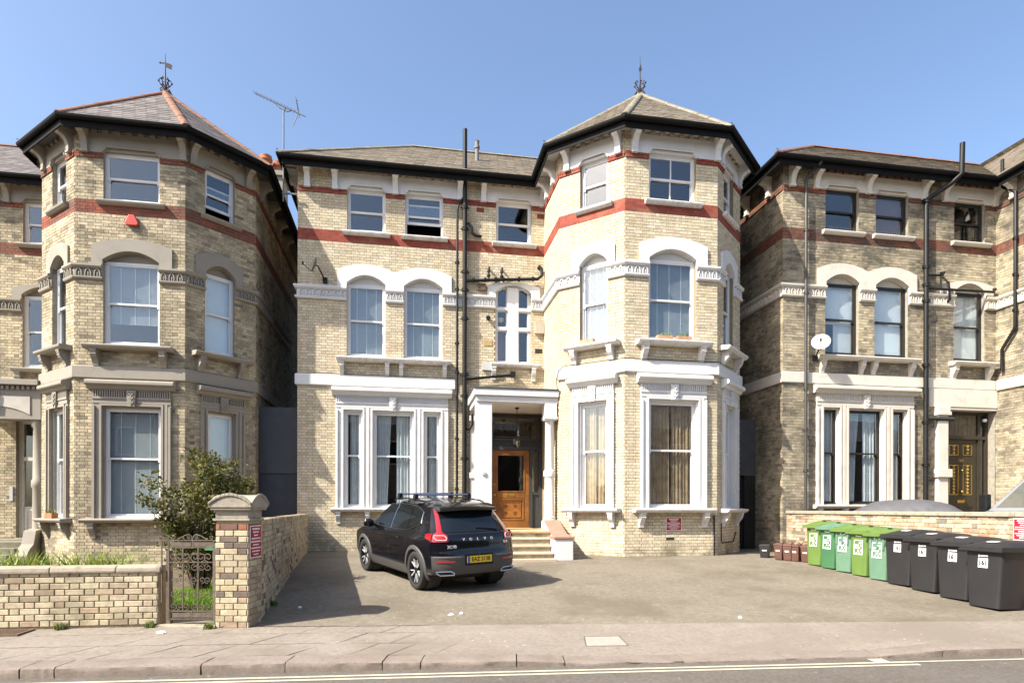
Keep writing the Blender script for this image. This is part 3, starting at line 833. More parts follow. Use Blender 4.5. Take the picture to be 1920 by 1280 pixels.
# ------------------------------------------------------------------ central house: stair window, porch, door, steps
def stair_window(H):
    F = FF; a, b = -1.41, -.38; f = MB(); o = -.10
    f.ring(F, a, b, 5.28, 7.50, .055, o - .1, o); f.fbox(F, -1.055, -.74, o - .1, o + .03, 5.33, 7.46)
    f.fbox(F, a, b, o - .1, o + .035, 6.80, 6.88); f.fbox(F, a, b, o - .1, o + .035, 6.24, 6.32)
    w = f.build('window', WWOOD, H)
    for (u0, u1) in ((a + .055, -1.055), (-.74, b - .055)):
        for z0, z1 in ((5.335, 6.24), (6.32, 6.80), (6.88, 7.445)):
            s = MB(); s.ring(F, u0, u1, z0, z1, .03, o - .06, o - .02); s.build('sash', WWOOD, w)
            MB().fbox(F, u0 + .028, u1 - .028, o - .045, o - .04, z0 + .028, z1 - .028).build('pane', M_GLASS, w)
    MB().fbox(F, a + .06, -1.06, o - .14, o - .135, 5.34, 6.24).build('roller_blind', pm('brown_blind', (.16, .085, .06)), w)
    c = MB(); c.lathe([(0.0, 0), (.075, 0), (.09, .02), (.09, .03), (0, .03)], F.p(-1.22, o - .07, 6.56), 16, axis='y'); c.build('extractor_fan', M_BRASS, w)
    sill(H, F, -1.54, -.13, 5.26, .11, .14, SILLW)
    for u in (-1.46, -.31): scroll_bracket(H, F, u, .11, 5.15, .36, .12, SILLW, 'sill_bracket')
stair_window(H1)
DGREY = pm('dark_grey_joinery', (.040, .043, .046), .5, .1, 4, bstr=0)
OAK = pm('varnished_oak', (.235, .095, .022), .38, .35, 3, 30, .1, .002, stain=(.16, .055, .012), sth=(.45, .75), ss=7)
def porch_centre(H):
    sl = MB(); sl.box(-2.20, -.01, -1.82, -.004, 4.02, 4.19); sl.box(-2.14, -.012, -1.76, -.004, 3.87, 4.018); r = sl.build('porch_roof', WHITE, H, bevel=.012)
    MB().box(-2.215, -.008, -1.84, -.003, 4.192, 4.225).build('lead_sheet', pm('lead', (.07, .065, .06), .6), r)
    p = MB(); p.box(-2.13, -1.73, -1.72, -1.32, -.05, 3.868); p.build('porch_pier', WHITE, H, bevel=.01)
    p = MB(); p.box(-2.12, -1.88, -.10, -.002, .0, 3.868); p.box(-2.15, -1.85, -.13, -.002, 2.0, 2.16); p.box(-2.15, -1.85, -.13, -.002, 3.6, 3.75); p.build('pilaster', WHITE, H, bevel=.008)
    c = MB(); x, y = -.205, -1.60
    c.lathe([(.17, .83), (.17, .87), (.15, .89), (.16, .92), (.14, .95), (.127, .97), (.122, 1.96), (.15, 1.99), (.155, 2.03), (.155, 2.12), (.145, 2.15), (.12, 2.17), (.112, 3.40), (.13, 3.44)], (x, y, 0), 24)
    c.box(x - .16, x + .16, y - .16, y + .16, 3.44, 3.868); c.box(x - .175, x + .175, y - .175, y + .175, 3.47, 3.53)
    c.box(x - .175, x + .175, y - .17, y + .17, .40, .83)
    c.build('porch_column', WHITE, H, smooth=True, angle=35)
    # door screen
    F = FF; o = -.14; s = MB(); s.ring(F, -1.555, -.016, .585, 3.862, .085, o - .12, o, bottom=False)
    s.fbox(F, -1.47, -.10, o - .1, o + .012, 2.84, 2.94); s.fbox(F, -1.47, -.10, o - .1, o + .02, 3.10, 3.16); s.fbox(F, -.385, -.30, o - .1, o + .012, .6, 2.84)
    s.fbox(F, -1.47, -.10, o - .08, o - .03, 2.94, 3.10); s.fbox(F, -.30, -.10, o - .07, o - .03, .6, 1.55); s.fbox(F, -.30, -.10, o - .1, o + .0, 1.55, 1.62)
    for k in range(12): s.fbox(F, -1.42 + k * .11, -1.36 + k * .11, o - .03, o - .01, 2.98, 3.06)
    scr = s.build('door_screen', DGREY, H)
    MB().fbox(F, -1.47, -.10, o - .06, o - .052, 3.16, 3.78).build('fanlight', M_GLASS, scr)
    MB().fbox(F, -.30, -.10, o - .06, o - .052, 1.62, 2.84).build('sidelight', M_GLASS, scr)
    orn = MB()
    for k in range(7):
        uc = -1.38 + k * .2
        orn.tube([F.p(uc + .07 * math.cos(t * .5), o - .04, 3.47 + .12 * math.sin(t * .5)) for t in range(13)], .008, 4)
    orn.ring(F, -1.45, -.12, 3.2, 3.74, .02, o - .05, o - .035); tag(orn.build('fanlight_tracery', pm('tracery', (.13, .10, .07), .6), scr), kind='stuff')
    d = MB(); a, b, z0, z1 = -1.466, -.39, .60, 2.838; o2 = o - .03
    d.ring(F, a, b, z0, z1, .13, o2 - .05, o2, wb=.2); d.fbox(F, a + .13, b - .13, o2 - .05, o2, 1.45, 1.63); d.fbox(F, a + .13, b - .13, o2 - .045, o2 - .022, .8, 1.45)
    d.ring(F, a + .13, b - .13, 1.63, z1 - .13, .03, o2 - .03, o2 + .015); d.ring(F, a + .15, b - .15, .82, 1.43, .035, o2 - .022, o2 + .008)
    d.ring(F, a + .24, b - .24, .90, 1.36, .02, o2 - .022, o2 - .004)
    for sx in (-1, 1):
        for zz in (1.02, 1.22): d.lathe([(0, -.0), (.07, 0), (.055, .012), (.03, .018), (0, .02)], F.p((a + b) / 2 + sx * .14, o2 - .022, zz), 10, axis='y')
    dr = d.build('door', OAK, H, bevel=.006); dr['label'] = 'varnished oak front door with glazed upper panel'
    MB().fbox(F, a + .135, b - .135, o2 - .03, o2 - .024, 1.64, z1 - .135).build('door_glass', glass_mat('dark_door_glass', (.35, .38, .4), 1.6, .06), dr)
    MB().fbox(F, -1.07, -.80, o2, o2 + .015, 1.51, 1.58).build('letterbox', M_BRASS, dr, bevel=.004)
    h = MB(); h.lathe([(.02, .0), (.012, -.03), (.03, -.05), (.025, -.07), (0, -.075)], F.p(a + .065, o2, 1.55), 12, axis='y'); h.build('door_knob', M_BRASS, dr, smooth=True)
    h = MB(); h.lathe([(.02, .0), (.018, -.01), (0, -.012)], F.p(a + .065, o2, 1.85), 12, axis='y'); h.build('lock', M_BRASS, dr)
    # landing and steps
    YRK = pm('yorkstone_step', (.46, .38, .28), .85, .15, 4, 50, .3, .005, stain=(.22, .19, .13), sth=(.5, .75), ss=4)
    RIS = pm('stained_riser', (.42, .35, .23), .9, .25, 6, 50, .3, .005, stain=(.15, .125, .08), sth=(.48, .66), ss=5)
    m = MB(); m.box(-1.725, -.39, -2.5, -.0, -.1, .555); m.box(-1.725, -.012, -1.4, -.15, -.1, .553); m.build('landing', RIS, H)
    m = MB(); m.box(-1.74, -.385, -2.54, -.004, .557, .61); m.build('step_tread', pm('buff_step_edge', (.45, .30, .16), .8, .2, 5), H, bevel=.008)
    for k in range(3):
        yf = -3.4 + .3 * k; z = .14 + .155 * k; xr = -.52 if k < 2 else -.42
        m = MB(); m.box(-1.9, xr, yf + .02, -2.5, z - .25, z - .045); m.build('step_riser', RIS, H)
        m = MB(); m.box(-1.9, xr + .008, yf - .02, yf + .32, z - .043, z); m.build('step_tread', YRK, H, bevel=.01)
    MB().box(-1.95, -.5, -3.62, -3.38, -.12, .012).build('step_tread', YRK, H, bevel=.01)
    ch = MB(); ch.prism_u(Frame((-.385, 0), (1, 0)), [(1.45, -.1), (3.0, -.1), (3.0, .46), (2.6, .52), (1.95, .80), (1.45, .84)], 0, .36); w = ch.build('step_cheek', WHITE, H, bevel=.01)
    ch = MB(); ch.box(-.50, -.06, -3.42, -2.98, -.12, .46); ch.build('cheek_pier', WHITE, w, bevel=.01)
    t = MB(); t.box(-.53, -.03, -3.45, -2.95, .462, .51); t.prism_u(Frame((-.40, 0), (1, 0)), [(1.80, .84), (1.80, .875), (2.6, .555), (2.97, .512), (2.97, .48), (2.6, .523)], 0, .40)
    t.build('tile_coping', pm('pink_tile', (.34, .17, .12), .7, .15, 7), w, bevel=.006)
    MB().box(-1.94, -1.90, -1.76, -1.72, 1.98, 2.1)
    e = MB(); e.box(-1.98, -1.90, -1.755, -1.722, 2.0, 2.08); e.build('entry_phone', M_PLASTIC, H, bevel=.004)
porch_centre(H1)
ln = empty('pendant_lantern', at_house(1, -.95, -.95, 3.87), HROT[1], 'hanging glass lantern under the white porch roof', 'lantern')
m = MB(); m.lathe([(.06, 0), (.06, -.02), (.02, -.05), (.008, -.06), (.008, -.74), (.03, -.76), (.05, -.80)], (0, 0, 0), 10); m.build('lantern_rod', M_BLACK, ln)
m = MB(); m.lathe([(.05, -.80), (.11, -.85), (.10, -1.0), (.05, -1.07), (.02, -1.08)], (0, 0, 0), 6)
m.build('lantern_glass', glass_mat('lantern_glass', (.8, .8, .75)), ln)
m = MB()
for k in range(6):
    a = k * math.pi / 3; m.tube([(r * math.cos(a), r * math.sin(a), z) for r, z in ((.05, -.80), (.112, -.85), (.102, -1.0), (.05, -1.07))], .006, 4)
m.build('lantern_cage', M_BLACK, ln)
m = MB(); m.lathe([(.0, -.88), (.03, -.90), (.035, -.95), (.015, -.99), (0, -1.0)], (0, 0, 0), 10); m.build('bulb', M_WHITE, ln)

# pipework on the central house
o = .12
def P(u, z, off=.12): return FF.p(u, off, z)
pipe(H1, [P(-2.29, .0), P(-2.29, 11.72)], .062, [P(-2.29, z) for z in (2.55, 4.3, 4.9, 6.45, 7.25, 7.75, 8.95, 9.55)])
pipe(H1, [P(-2.50, .0), P(-2.50, 9.45), P(-2.46, 9.62), P(-2.30, 9.85)], .034, [P(-2.50, z) for z in (1.7, 3.1, 4.95, 5.75, 7.25, 8.0)])
pipe(H1, [P(-2.26, 10.05), P(-2.36, 10.18), P(-2.42, 10.36)], .04)
pipe(H1, [P(-2.25, 7.50), P(-1.2, 7.60), P(-.22, 7.68), P(-.10, 7.78), P(-.10, 7.98), P(-.16, 8.04), P(-.16, 8.04, .0)], .045, [])
for u in (-2.05, -1.72, -1.42, -1.2, -.75, -.35):
    m = MB(); m.lathe([(.045, -.035), (.066, -.03), (.066, .03), (.045, .035)], P(u, 7.515 + (u + 2.25) * .085), 10, axis='x'); m.build('pipe_collar', M_BLACK, H1)
for u in (-1.62, -1.25):
    m = MB(); m.tube([P(u, 7.57), P(u, 7.86), P(u + .02, 7.92), P(u + .02, 7.92, 0)], .03, 8); m.lathe([(.035, 0), (.052, .01), (.052, .05), (.035, .06)], P(u, 7.66), 10); m.lathe([(.03, 0), (.045, .01), (.045, .04), (.03, .05)], P(u, 7.78), 10); m.build('branch_pipe', M_BLACK, H1)
pipe(H1, [P(-2.25, 4.76), P(-1.0, 4.92), P(-.90, 4.96), P(-.90, 4.98, .0)], .038); MB().fbox(FF, -.99, -.86, .05, .18, 4.87, 5.02).build('hopper', M_BLACK, H1)
pipe(H1, [P(-2.26, 9.10), P(-2.18, 9.10), P(-2.10, 9.0), P(-2.08, 8.84), P(-1.98, 8.78), P(-1.82, 8.77)], .04)
pipe(H1, [P(-2.30, 3.35), P(-2.16, 3.38), P(-2.08, 3.5), P(-2.08, 3.8)], .03)
# small wall fittings
def fit(H, name, F, u0, u1, o0, o1, z0, z1, mat, bev=.004): return MB().fbox(F, u0, u1, o0, o1, z0, z1).build(name, mat, H, bevel=bev)
fit(H1, 'boiler_flue', FF, -1.90, -1.70, .0, .10, 7.28, 7.48, pm('brown_metal', (.12, .07, .05), .6))
fit(H1, 'junction_box', FF, -1.78, -1.44, .005, .06, 5.05, 5.25, M_PLASTIC); fit(H1, 'junction_box', FF, -.28, .0 - .012, .005, .10, 6.15, 6.5, pm('beige_box', (.40, .35, .28), .6))
fit(H1, 'wall_plaque', FF, -1.75, -1.5, .005, .015, 5.75, 5.9, pm('ochre_plaque', (.40, .28, .12), .7))
for u0, z0, F in ((-.26, 5.60, FF), (1.07, .40, FB), (-.21, 9.46, FF), (-1.95, 9.5, FF)):
    v = fit(H1, 'air_brick', F, u0, u0 + .21, -.005, .006, z0, z0 + .13 if F is FF else z0 + .06, pm('red_air_brick', (.17, .045, .03), .9) if z0 > 9 else pm('dark_air_brick', (.03, .025, .02), .9), 0)
m = MB(); m.lathe([(.05, 0), (.05, -.05), (.065, -.06), (.065, -.08), (.04, -.085)], FF.p(-1.62, 0, 6.52), 12, axis='y'); m.build('flue_terminal', M_BLACK, H1)
m = MB(); m.tube([FF.p(u, .075, z) for u, z in ((-6.35, 4.80), (-5.6, 4.79), (-5.0, 4.785), (-4.1, 4.79), (-3.2, 4.785), (-2.55, 4.79))], .008, 5); m.build('cable', M_BLACK, H1)
m = MB(); m.tube([(x, y, z) for x, y, z in ((-.03, -1.75, 4.24), (-.08, -1.80, 4.45), (-.03, -1.85, 4.72), (.12, -1.99, 4.80), (.7, -2.52, 4.795), (1.28, -3.07, 4.79), (2.4, -3.075, 4.785), (3.76, -3.075, 4.79), (4.5, -2.4, 4.79))], .009, 5); m.build('cable', M_BLACK, H1)
m = MB(); m.tube([FB.p(u, .02, z) for u, z in ((2.33, -.02), (2.33, 1.0))] , .02, 6); m.tube([FK.p(u, .03, z) for u, z in ((.25, .8), (.25, .35), (.35, .3), (1.2, .3), (1.4, .55))], .014, 5); m.build('cable', M_BLACK, H1)
m = MB(); m.lathe([(.06, 11.3), (.06, 12.15), (.085, 12.15), (.085, 12.22), (.06, 12.24), (.07, 12.36), (.08, 12.37), (.0, 12.4)], (-1.78, 1.45, 0), 14); m.box(-2.0, -1.56, 1.25, 1.65, 11.62, 11.66); m.build('roof_vent', pm('grey_vent', (.16, .15, .14), .7), H1)
# lower red tile piece & dish
def dish(h, name_label, u, off, z, aim, r, mat, arm_to):
    d = empty('satellite_dish', at_house(h, u, -off, z), HROT[h], name_label, 'satellite dish')
    m = MB(); m.lathe([(0, .05), (r * .5, .035), (r * .85, .01), (r, -.012), (r * 1.0, -.02), (r * .85, .0), (r * .5, .025), (0, .04)], (0, 0, 0), 24)
    q = Vector(aim).normalized().to_track_quat('-Z', 'Y'); b = m.build('reflector', mat, d, smooth=True, angle=40); b.rotation_euler = q.to_euler()
    a = Vector(aim).normalized(); side = Vector((0, 0, -1))
    m = MB(); m.tube([side * r * .9, side * r * 1.0 + a * .12, a * .30 + side * r * .55], .012, 6); m.lathe([(.025, -.04), (.025, .04)], a * .30 + side * r * .5, 8); m.build('feed_arm', M_BLACK, d)
    m = MB(); m.tube([a * -.04, a * -.10, Vector(arm_to)], .02, 6); t = Vector(arm_to); m.box(t.x - .06, t.x + .06, t.y - .02, t.y + .03, t.z - .08, t.z + .08); m.build('wall_mount', M_BLACK, d)
dish(1, 'small dark satellite dish on the pale yellow brick wall', -6.28, .42, 7.56, (-.95, -.25, .3), .20, pm('dark_dish', (.10, .10, .095), .6), (.22, .40, -.26))
dish(2, 'white satellite dish in front of the cream window ledge', -5.92, .40, 5.50, (-.55, -.75, .35), .235, pm('pale_dish', (.56, .54, .52), .5, .06, 6), (.10, .36, -.34))

# ------------------------------------------------------------------ right house: doorway and pipes
def porch_right(H):
    F = FF
    m = MB(); m.fbox(F, -2.25, -.008, -.01, .05, 3.95, 4.468); m.fbox(F, -1.64, -.01, -.3, .05, 3.885, 3.949); m.fbox(F, -2.0, -.008, .05, .07, 3.96, 4.46); m.build('door_panel_lintel', CREAM, H, bevel=.006)
    m = MB(); m.fbox(F, -2.04, -1.70, -.30, .13, .0, 3.70); m.fbox(F, -2.09, -1.62, -.28, .19, 1.95, 2.18); m.fbox(F, -2.08, -1.64, -.28, .18, 3.70, 3.80); m.fbox(F, -2.06, -1.66, -.28, .16, 3.8, 3.947); m.build('pilaster', CREAM, H, bevel=.012)
    OL = pm('dark_olive_paint', (.034, .028, .018), .4, .12, 4, bstr=0); BO = pm('timber_boards', (.13, .105, .07), .7, .3, 9)
    o = -.22; s = MB(); s.ring(F, -1.62, -.016, .36, 3.88, .075, o - .1, o, bottom=False); s.fbox(F, -.36, -.27, o - .1, o, .36, 3.80); s.fbox(F, -1.55, -.36, o - .1, o + .03, 3.08, 3.17); s.fbox(F, -.27, -.09, o - .1, o, 1.2, 1.3); s.fbox(F, -.27, -.09, o - .08, o - .05, .4, 1.2); s.fbox(F, -.27, -.09, o - .1, o, 3.08, 3.17)
    sc = s.build('door_screen', OL, H)
    for k in range(8): MB().fbox(F, -1.545 + k * .148, -1.405 + k * .148, o - .08, o - .05, 3.17, 3.80).build('board', BO, sc, bevel=.006)
    for z0, z1 in ((1.3, 3.08), (3.17, 3.8)): MB().fbox(F, -.27, -.09, o - .06, o - .055, z0, z1).build('sidelight', M_GLASS, sc)
    d = MB(); a, b = -1.44, -.37; o2 = o - .03; zs = (.45, 1.0, 1.42, 2.38, 2.55, 2.92)
    d.fbox(F, a, b, o2 - .05, o2 - .02, .45, 3.075)
    d.fbox(F, a, a + .14, o2 - .02, o2, .45, 3.075); d.fbox(F, b - .14, b, o2 - .02, o2, .45, 3.075); d.fbox(F, -.97, -.84, o2 - .02, o2, .45, 3.075)
    for z0, z1 in ((.45, .60), (1.12, 1.45), (2.36, 2.60), (2.94, 3.075)):
        d.fbox(F, a + .14, -.97, o2 - .02, o2, z0, z1); d.fbox(F, -.84, b - .14, o2 - .02, o2, z0, z1)
    dr = d.build('door', OL, H); dr['label'] = 'dark olive front door with four gilded openwork panels'
    for u0, u1 in ((a + .15, -.98), (-.83, b - .15)):
        for z0, z1 in ((1.47, 2.34), (2.62, 2.92)):
            g = MB(); g.ring(F, u0, u1, z0, z1, .018, o2 - .018, o2 - .004); uc = (u0 + u1) / 2; g.fbox(F, uc - .008, uc + .008, o2 - .018, o2 - .006, z0, z1)
            n = int((z1 - z0) / .09)
            for k in range(n):
                z = z0 + (k + .5) * (z1 - z0) / n
                for s_ in (-1, 1): g.tube([F.p(uc + s_ * r_ * math.cos(t), o2 - .01, z + r_ * math.sin(t)) for t, r_ in ((0, .01), (.8, .04), (1.6, .055), (2.4, .05), (3.4, .035))], .008, 4)
            tag(g.build('gilded_grille', M_BRASS, dr), kind='stuff')
    fit(dr, 'letterbox', F, -1.03, -.78, o2, o2 + .015, 1.24, 1.32, M_BRASS)
    for z, r_ in ((1.56, .045), (2.18, .03)):
        h = MB(); h.lathe([(.02, .0), (.015, -.03), (r_, -.05), (r_ * .8, -.07), (0, -.08)], F.p(-.905, o2, z), 12, axis='y'); h.build('door_knob', M_BRASS, dr, smooth=True)
    put_text('house_number', '163', .12, M_BRASS, dr, F, -.905, o2 + .004, 2.47)
    fit(dr, 'pull_handle', F, a + .02, a + .05, o2, o2 + .04, 1.3, 1.75, M_BRASS)
    m = MB(); m.box(-1.7, 0, -.4, -.2, .0, .44); m.box(-1.75, 0, -.7, -.4, .0, .3); m.build('door_step', pm('grey_step', (.3, .27, .22), .9), H)
    l = MB(); l.lathe([(.0, -.03), (.05, -.02), (.06, .03), (.04, .06), (0, .065)], F.p(-.18, o + .05, 3.62), 12); l.build('wall_lamp', M_WHITE, H)
porch_right(H2)
pipe(H2, [P(-6.16, .3), P(-6.16, 9.95), P(-6.08, 10.1), P(-5.95, 10.2, .25), P(-5.9, 10.33, .40)], .04, [P(-6.16, z) for z in (2.1, 3.2, 4.3, 6.9, 8.6)], mat=pm('grey_brown_pipe', (.05, .047, .045), .5))
pipe(H2, [P(-2.43, .2), P(-2.43, 9.55), P(-2.38, 9.75), P(-1.82, 10.15, .35), P(-1.72, 10.3, .55), P(-1.70, 11.15, .55)], .065, [P(-2.43, z) for z in (2.3, 3.5, 5.1, 6.9, 7.35, 7.85, 9.7)])
for z, u1 in ((7.62, -1.9), (7.25, -.2)):
    pipe(H2, [P(-2.4, z), P(u1, z + .03), P(u1 + .06, z + .12), P(u1 + .06, z + .14, 0)], .035)
pipe(H2, [P(-2.4, 3.60), P(-1.55, 3.60)], .06, name='lagged_pipe', mat=pm('lagging', (.035, .033, .03), .9, .4, 30, 60, .5, .02))
pipe(H2, [P(-1.95, 7.25), P(-1.95, 7.6), P(-1.7, 7.45), P(-1.66, 7.0), P(-1.66, 6.9, 0)], .03)
def PR(u, z, off=.10): return FRR.p(u, off, z)
pipe(H2, [PR(.28, 5.0), PR(.28, 5.6), PR(.62, 6.05), PR(.66, 6.15), PR(.66, 9.9), PR(.30, 10.2), PR(.28, 10.3), PR(.28, 11.0)], .045, [PR(.66, z) for z in (6.6, 7.6, 8.6)])
m = MB(); m.fbox(FF, -1.86, -1.62, .0, .02, 6.95, 7.45); m.build('white_stain_plate', pm('limescale', (.5, .46, .42), .9, .3, 20), H2)
for i, (a, b) in enumerate(((-5.42, -4.54), (-3.88, -2.98))):
    m = MB()
    for k in range(13): m.tube([FF.p(a + (b - a) * k / 12, .05, 8.67), FF.p(a + (b - a) * k / 12 + .01, .055, 8.80)], .006, 4)
    tag(m.build('bird_spikes', M_BLACK, H2), kind='stuff')

# ------------------------------------------------------------------ left house: porch
def porch_left(H):
    m = MB(); m.box(-2.6, -.012, -1.78, -1.40, 3.62, 4.46); m.box(-2.6, -.012, -1.92, -1.40, 4.462, 4.60); m.build('porch_lintel', STONE, H, bevel=.01)
    m = MB(); m.box(-2.6, -.012, -1.40, -.004, 4.3, 4.5); m.build('porch_roof', STONE, H)
    m = MB()
    for k in range(22): m.box(-2.6 + k * .115, -2.54 + k * .115, -1.84, -1.782, 4.36, 4.45)
    tag(m.build('dentil_course', STONE, H), kind='stuff')
    m = MB(); m.prism_o(Frame((0, -1.78), (1, 0)), [(-1.75, 4.2)] + [(-1.75 + 1.5 * k / 10, 3.74 + .2 * (1 - (2 * k / 10 - 1) ** 2)) for k in range(11)] + [(-.25, 4.2)], .0, .02); m.build('arch_panel', pm('pale_panel', (.44, .40, .34), .7), H)
    m = MB(); m.prism_o(Frame((0, -1.8), (1, 0)), [(-1.32, 3.9), (-1.02, 3.9), (-.98, 4.3), (-1.36, 4.3)], 0, .07); m.build('keystone', STONE, H)
    for x in (-1.95, -.16):
        m = MB(); m.lathe([(.2, -.1), (.2, .75), (.16, .8), (.14, .9), (.13, 1.9), (.16, 1.95), (.16, 2.1), (.13, 2.14), (.12, 3.4), (.17, 3.5), (.17, 3.62)], (x, -1.58, 0), 16); m.build('porch_column', STONE, H, smooth=True, angle=40)
    F = FF; o = -.12; CW = pm('cream_joinery', (.58, .54, .47), .55, .05)
    s = MB(); s.ring(F, -1.555, -.016, .585, 3.862, .12, o - .12, o, bottom=False); s.fbox(F, -.98, -.88, o - .1, o + .02, .6, 3.74); s.fbox(F, -1.44, -.13, o - .1, o + .02, 2.72, 2.82); s.fbox(F, -1.44, -.98, o - .08, o - .02, .6, 1.45); s.ring(F, -1.40, -1.02, .7, 1.38, .05, o - .02, o)
    sc = s.build('door_screen', CW, H)
    for a, b, z0, z1 in ((-1.44, -.98, 1.45, 2.72), (-1.44, -.98, 2.82, 3.74), (-.88, -.13, 2.82, 3.74)): MB().fbox(F, a, b, o - .06, o - .055, z0, z1).build('pane', M_GLASS, sc)
    d = MB(); d.fbox(F, -.88, -.13, o - .09, o - .05, .6, 2.72); d.ring(F, -.8, -.2, .75, 1.4, .04, o - .05, o - .03); d.ring(F, -.8, -.2, 1.6, 2.6, .04, o - .05, o - .03); d.build('door', pm('dark_door', (.03, .03, .034), .4), H)
    fit(H, 'entry_phone', F, -1.70, -1.62, .0, .03, 1.6, 2.0, M_PLASTIC)
    SG = pm('mossy_step', (.20, .18, .13), .9, .25, 5, 50, .3, .005, stain=(.12, .12, .06), sth=(.45, .7), ss=3)
    for k in range(4): MB().box(-2.4, -.30, -2.9 + .3 * k, -.01 if k == 3 else -1.9, -.2 + (0 if k == 0 else .14 * k - .0), .15 + .142 * k).build('step', SG, H, bevel=.012)
    m = MB(); m.prism_u(Frame((-.30, 0), (1, 0)), [(1.3, -.2), (2.3, -.2), (2.34, .25), (2.2, .42), (2.05, .52), (1.95, .85), (1.3, .95)], 0, .28); m.build('step_cheek', STONE, H, bevel=.01)
porch_left(H0)
ab = MB(); ab.prism_o(FB, [(1.14, 8.12), (1.36, 8.12), (1.40, 8.17), (1.31, 8.37), (1.19, 8.37), (1.10, 8.17)], .012, .09)
a_ = ab.build('alarm_box', pm('red_alarm_plastic', (.50, .055, .04), .45, .06), None, bevel=.012); a_.location = HLOC[0]; a_.rotation_euler = (0, 0, HROT[0])
tag(a_, 'red burglar alarm box on the weathered brick turret', 'alarm box')
ch = MB(); ch.box(4.1, 5.0, 2.2, 3.1, 10.3, 12.35); ch.box(4.03, 5.07, 2.13, 3.17, 12.352, 12.5); ch.build('chimney', S0['dentil'], H0)
for x, y in ((4.42, 2.45), (4.75, 2.8)):
    m = MB(); m.lathe([(.20, 12.5), (.185, 12.6), (.165, 12.9), (.21, 12.93), (.21, 12.99), (.18, 13.0), (.19, 13.08), (.15, 13.09)], (x, y, 0), 18); m.build('chimney_pot', M_TERRA, H0, smooth=True, angle=40)
# ------------------------------------------------------------------ tv aerial on the central house
ae = empty('tv_aerial', at_house(1, -7.12, -.10, 9.3), HROT[1], 'tall rooftop television aerial on a thin grey mast', 'aerial')
GM = pm('galvanised', (.13, .135, .135), .6, .2, 20, metal=.2)
m = MB(); m.tube([(0, 0, 0), (0, 0, 2.42)], .021, 8); m.build('mast', GM, ae)
m = MB(); m.box(-.03, .32, -.02, .02, .9, .94); m.box(-.03, .36, -.02, .02, .2, .24); m.build('mast_bracket', GM, ae)
b0, b1 = Vector((-.78, .18, 2.92)), Vector((.58, -.12, 2.24))
m = MB(); m.tube([b0, b1], .014, 6)
for k in range(13):
    p = b0.lerp(b1, .02 + k * .066); m.tube([p + Vector((-.02, -.16, -.03)), p + Vector((.02, .16, .03))], .006, 4)
m.tube([Vector((0, 0, 2.37)), Vector((.05, 0, 2.50))], .02, 6); m.tube([Vector((-.22, 0, 2.59)), Vector((-.1, 0, 2.47)), Vector((.1, 0, 2.39)), Vector((.22, 0, 2.45))], .012, 5)
m.build('boom', GM, ae)
m = MB(); p = b1 + Vector((-.18, .04, .09)); m.tube([p, p + Vector((-.06, 0, .38))], .012, 5); m.tube([p, p + Vector((-.16, .05, -.32))], .012, 5)
for k in range(5): m.tube([p + Vector((-.012 * k, -.2, .075 * k)), p + Vector((-.012 * k, .2, .075 * k))], .005, 4)
m.build('reflector', GM, ae)
# ------------------------------------------------------------------ ground
def ky(x): return 6.235 + .1 * x                       # front line of the kerb
KH = [(-60, .105), (-2.24, .105), (-1.30, .088), (-1.28, .082), (-.94, .078), (-.92, .078), (.05, .072), (.55, .04), (.8, .026), (4.0, .026), (4.78, .084), (4.9, .088), (60, .10)]
def lerp_tab(t, x):
    for (a, b), (c, d) in zip(t, t[1:]):
        if a <= x <= c: return b + (d - b) * (x - a) / (c - a) if c > a else d
    return t[-1][1]
ROADZ = -.47
def ktop(x): return ROADZ + lerp_tab(KH, x)
KF = [(-60, .103), (-2.24, .103), (-1.30, .086), (-.92, .076), (.05, .070), (.55, .038), (.8, .024), (4.0, .024), (4.9, .086), (60, .098)]
def back(x): return 7.70 + (.15 * (x + 4.5) if x < -4.5 else (-.03 if x < -3 else .05 * (x + 3) - .03))     # back edge of the footpath
def footz(x, y):
    a = ky(x) + .28; t = max(0, min(1, (y - a) / max(.2, back(x) - a)))
    return (ROADZ + lerp_tab(KF, x)) * (1 - t) + (-.335) * t
def xb(y): return -3.44 - .247 * (y - 7.8)             # boundary wall line
def yardz(x, y):
    z = -.335 + .05 * max(0, y - back(x))
    return min(z, .0)
def grid(name, xs_of, ys, zf, mat, nx, parent=None):
    m = MB(); n = nx + 1
    for y in ys:
        x0, x1 = xs_of(y)
        for i in range(n): x = x0 + (x1 - x0) * i / nx; m.v.append((x, y, zf(x, y)))
    m.f = [(j * n + i, j * n + i + 1, (j + 1) * n + i + 1, (j + 1) * n + i) for j in range(len(ys) - 1) for i in range(nx)]; m.mi = [0] * len(m.f)
    return m.build(name, mat, parent, smooth=True, recalc=False)
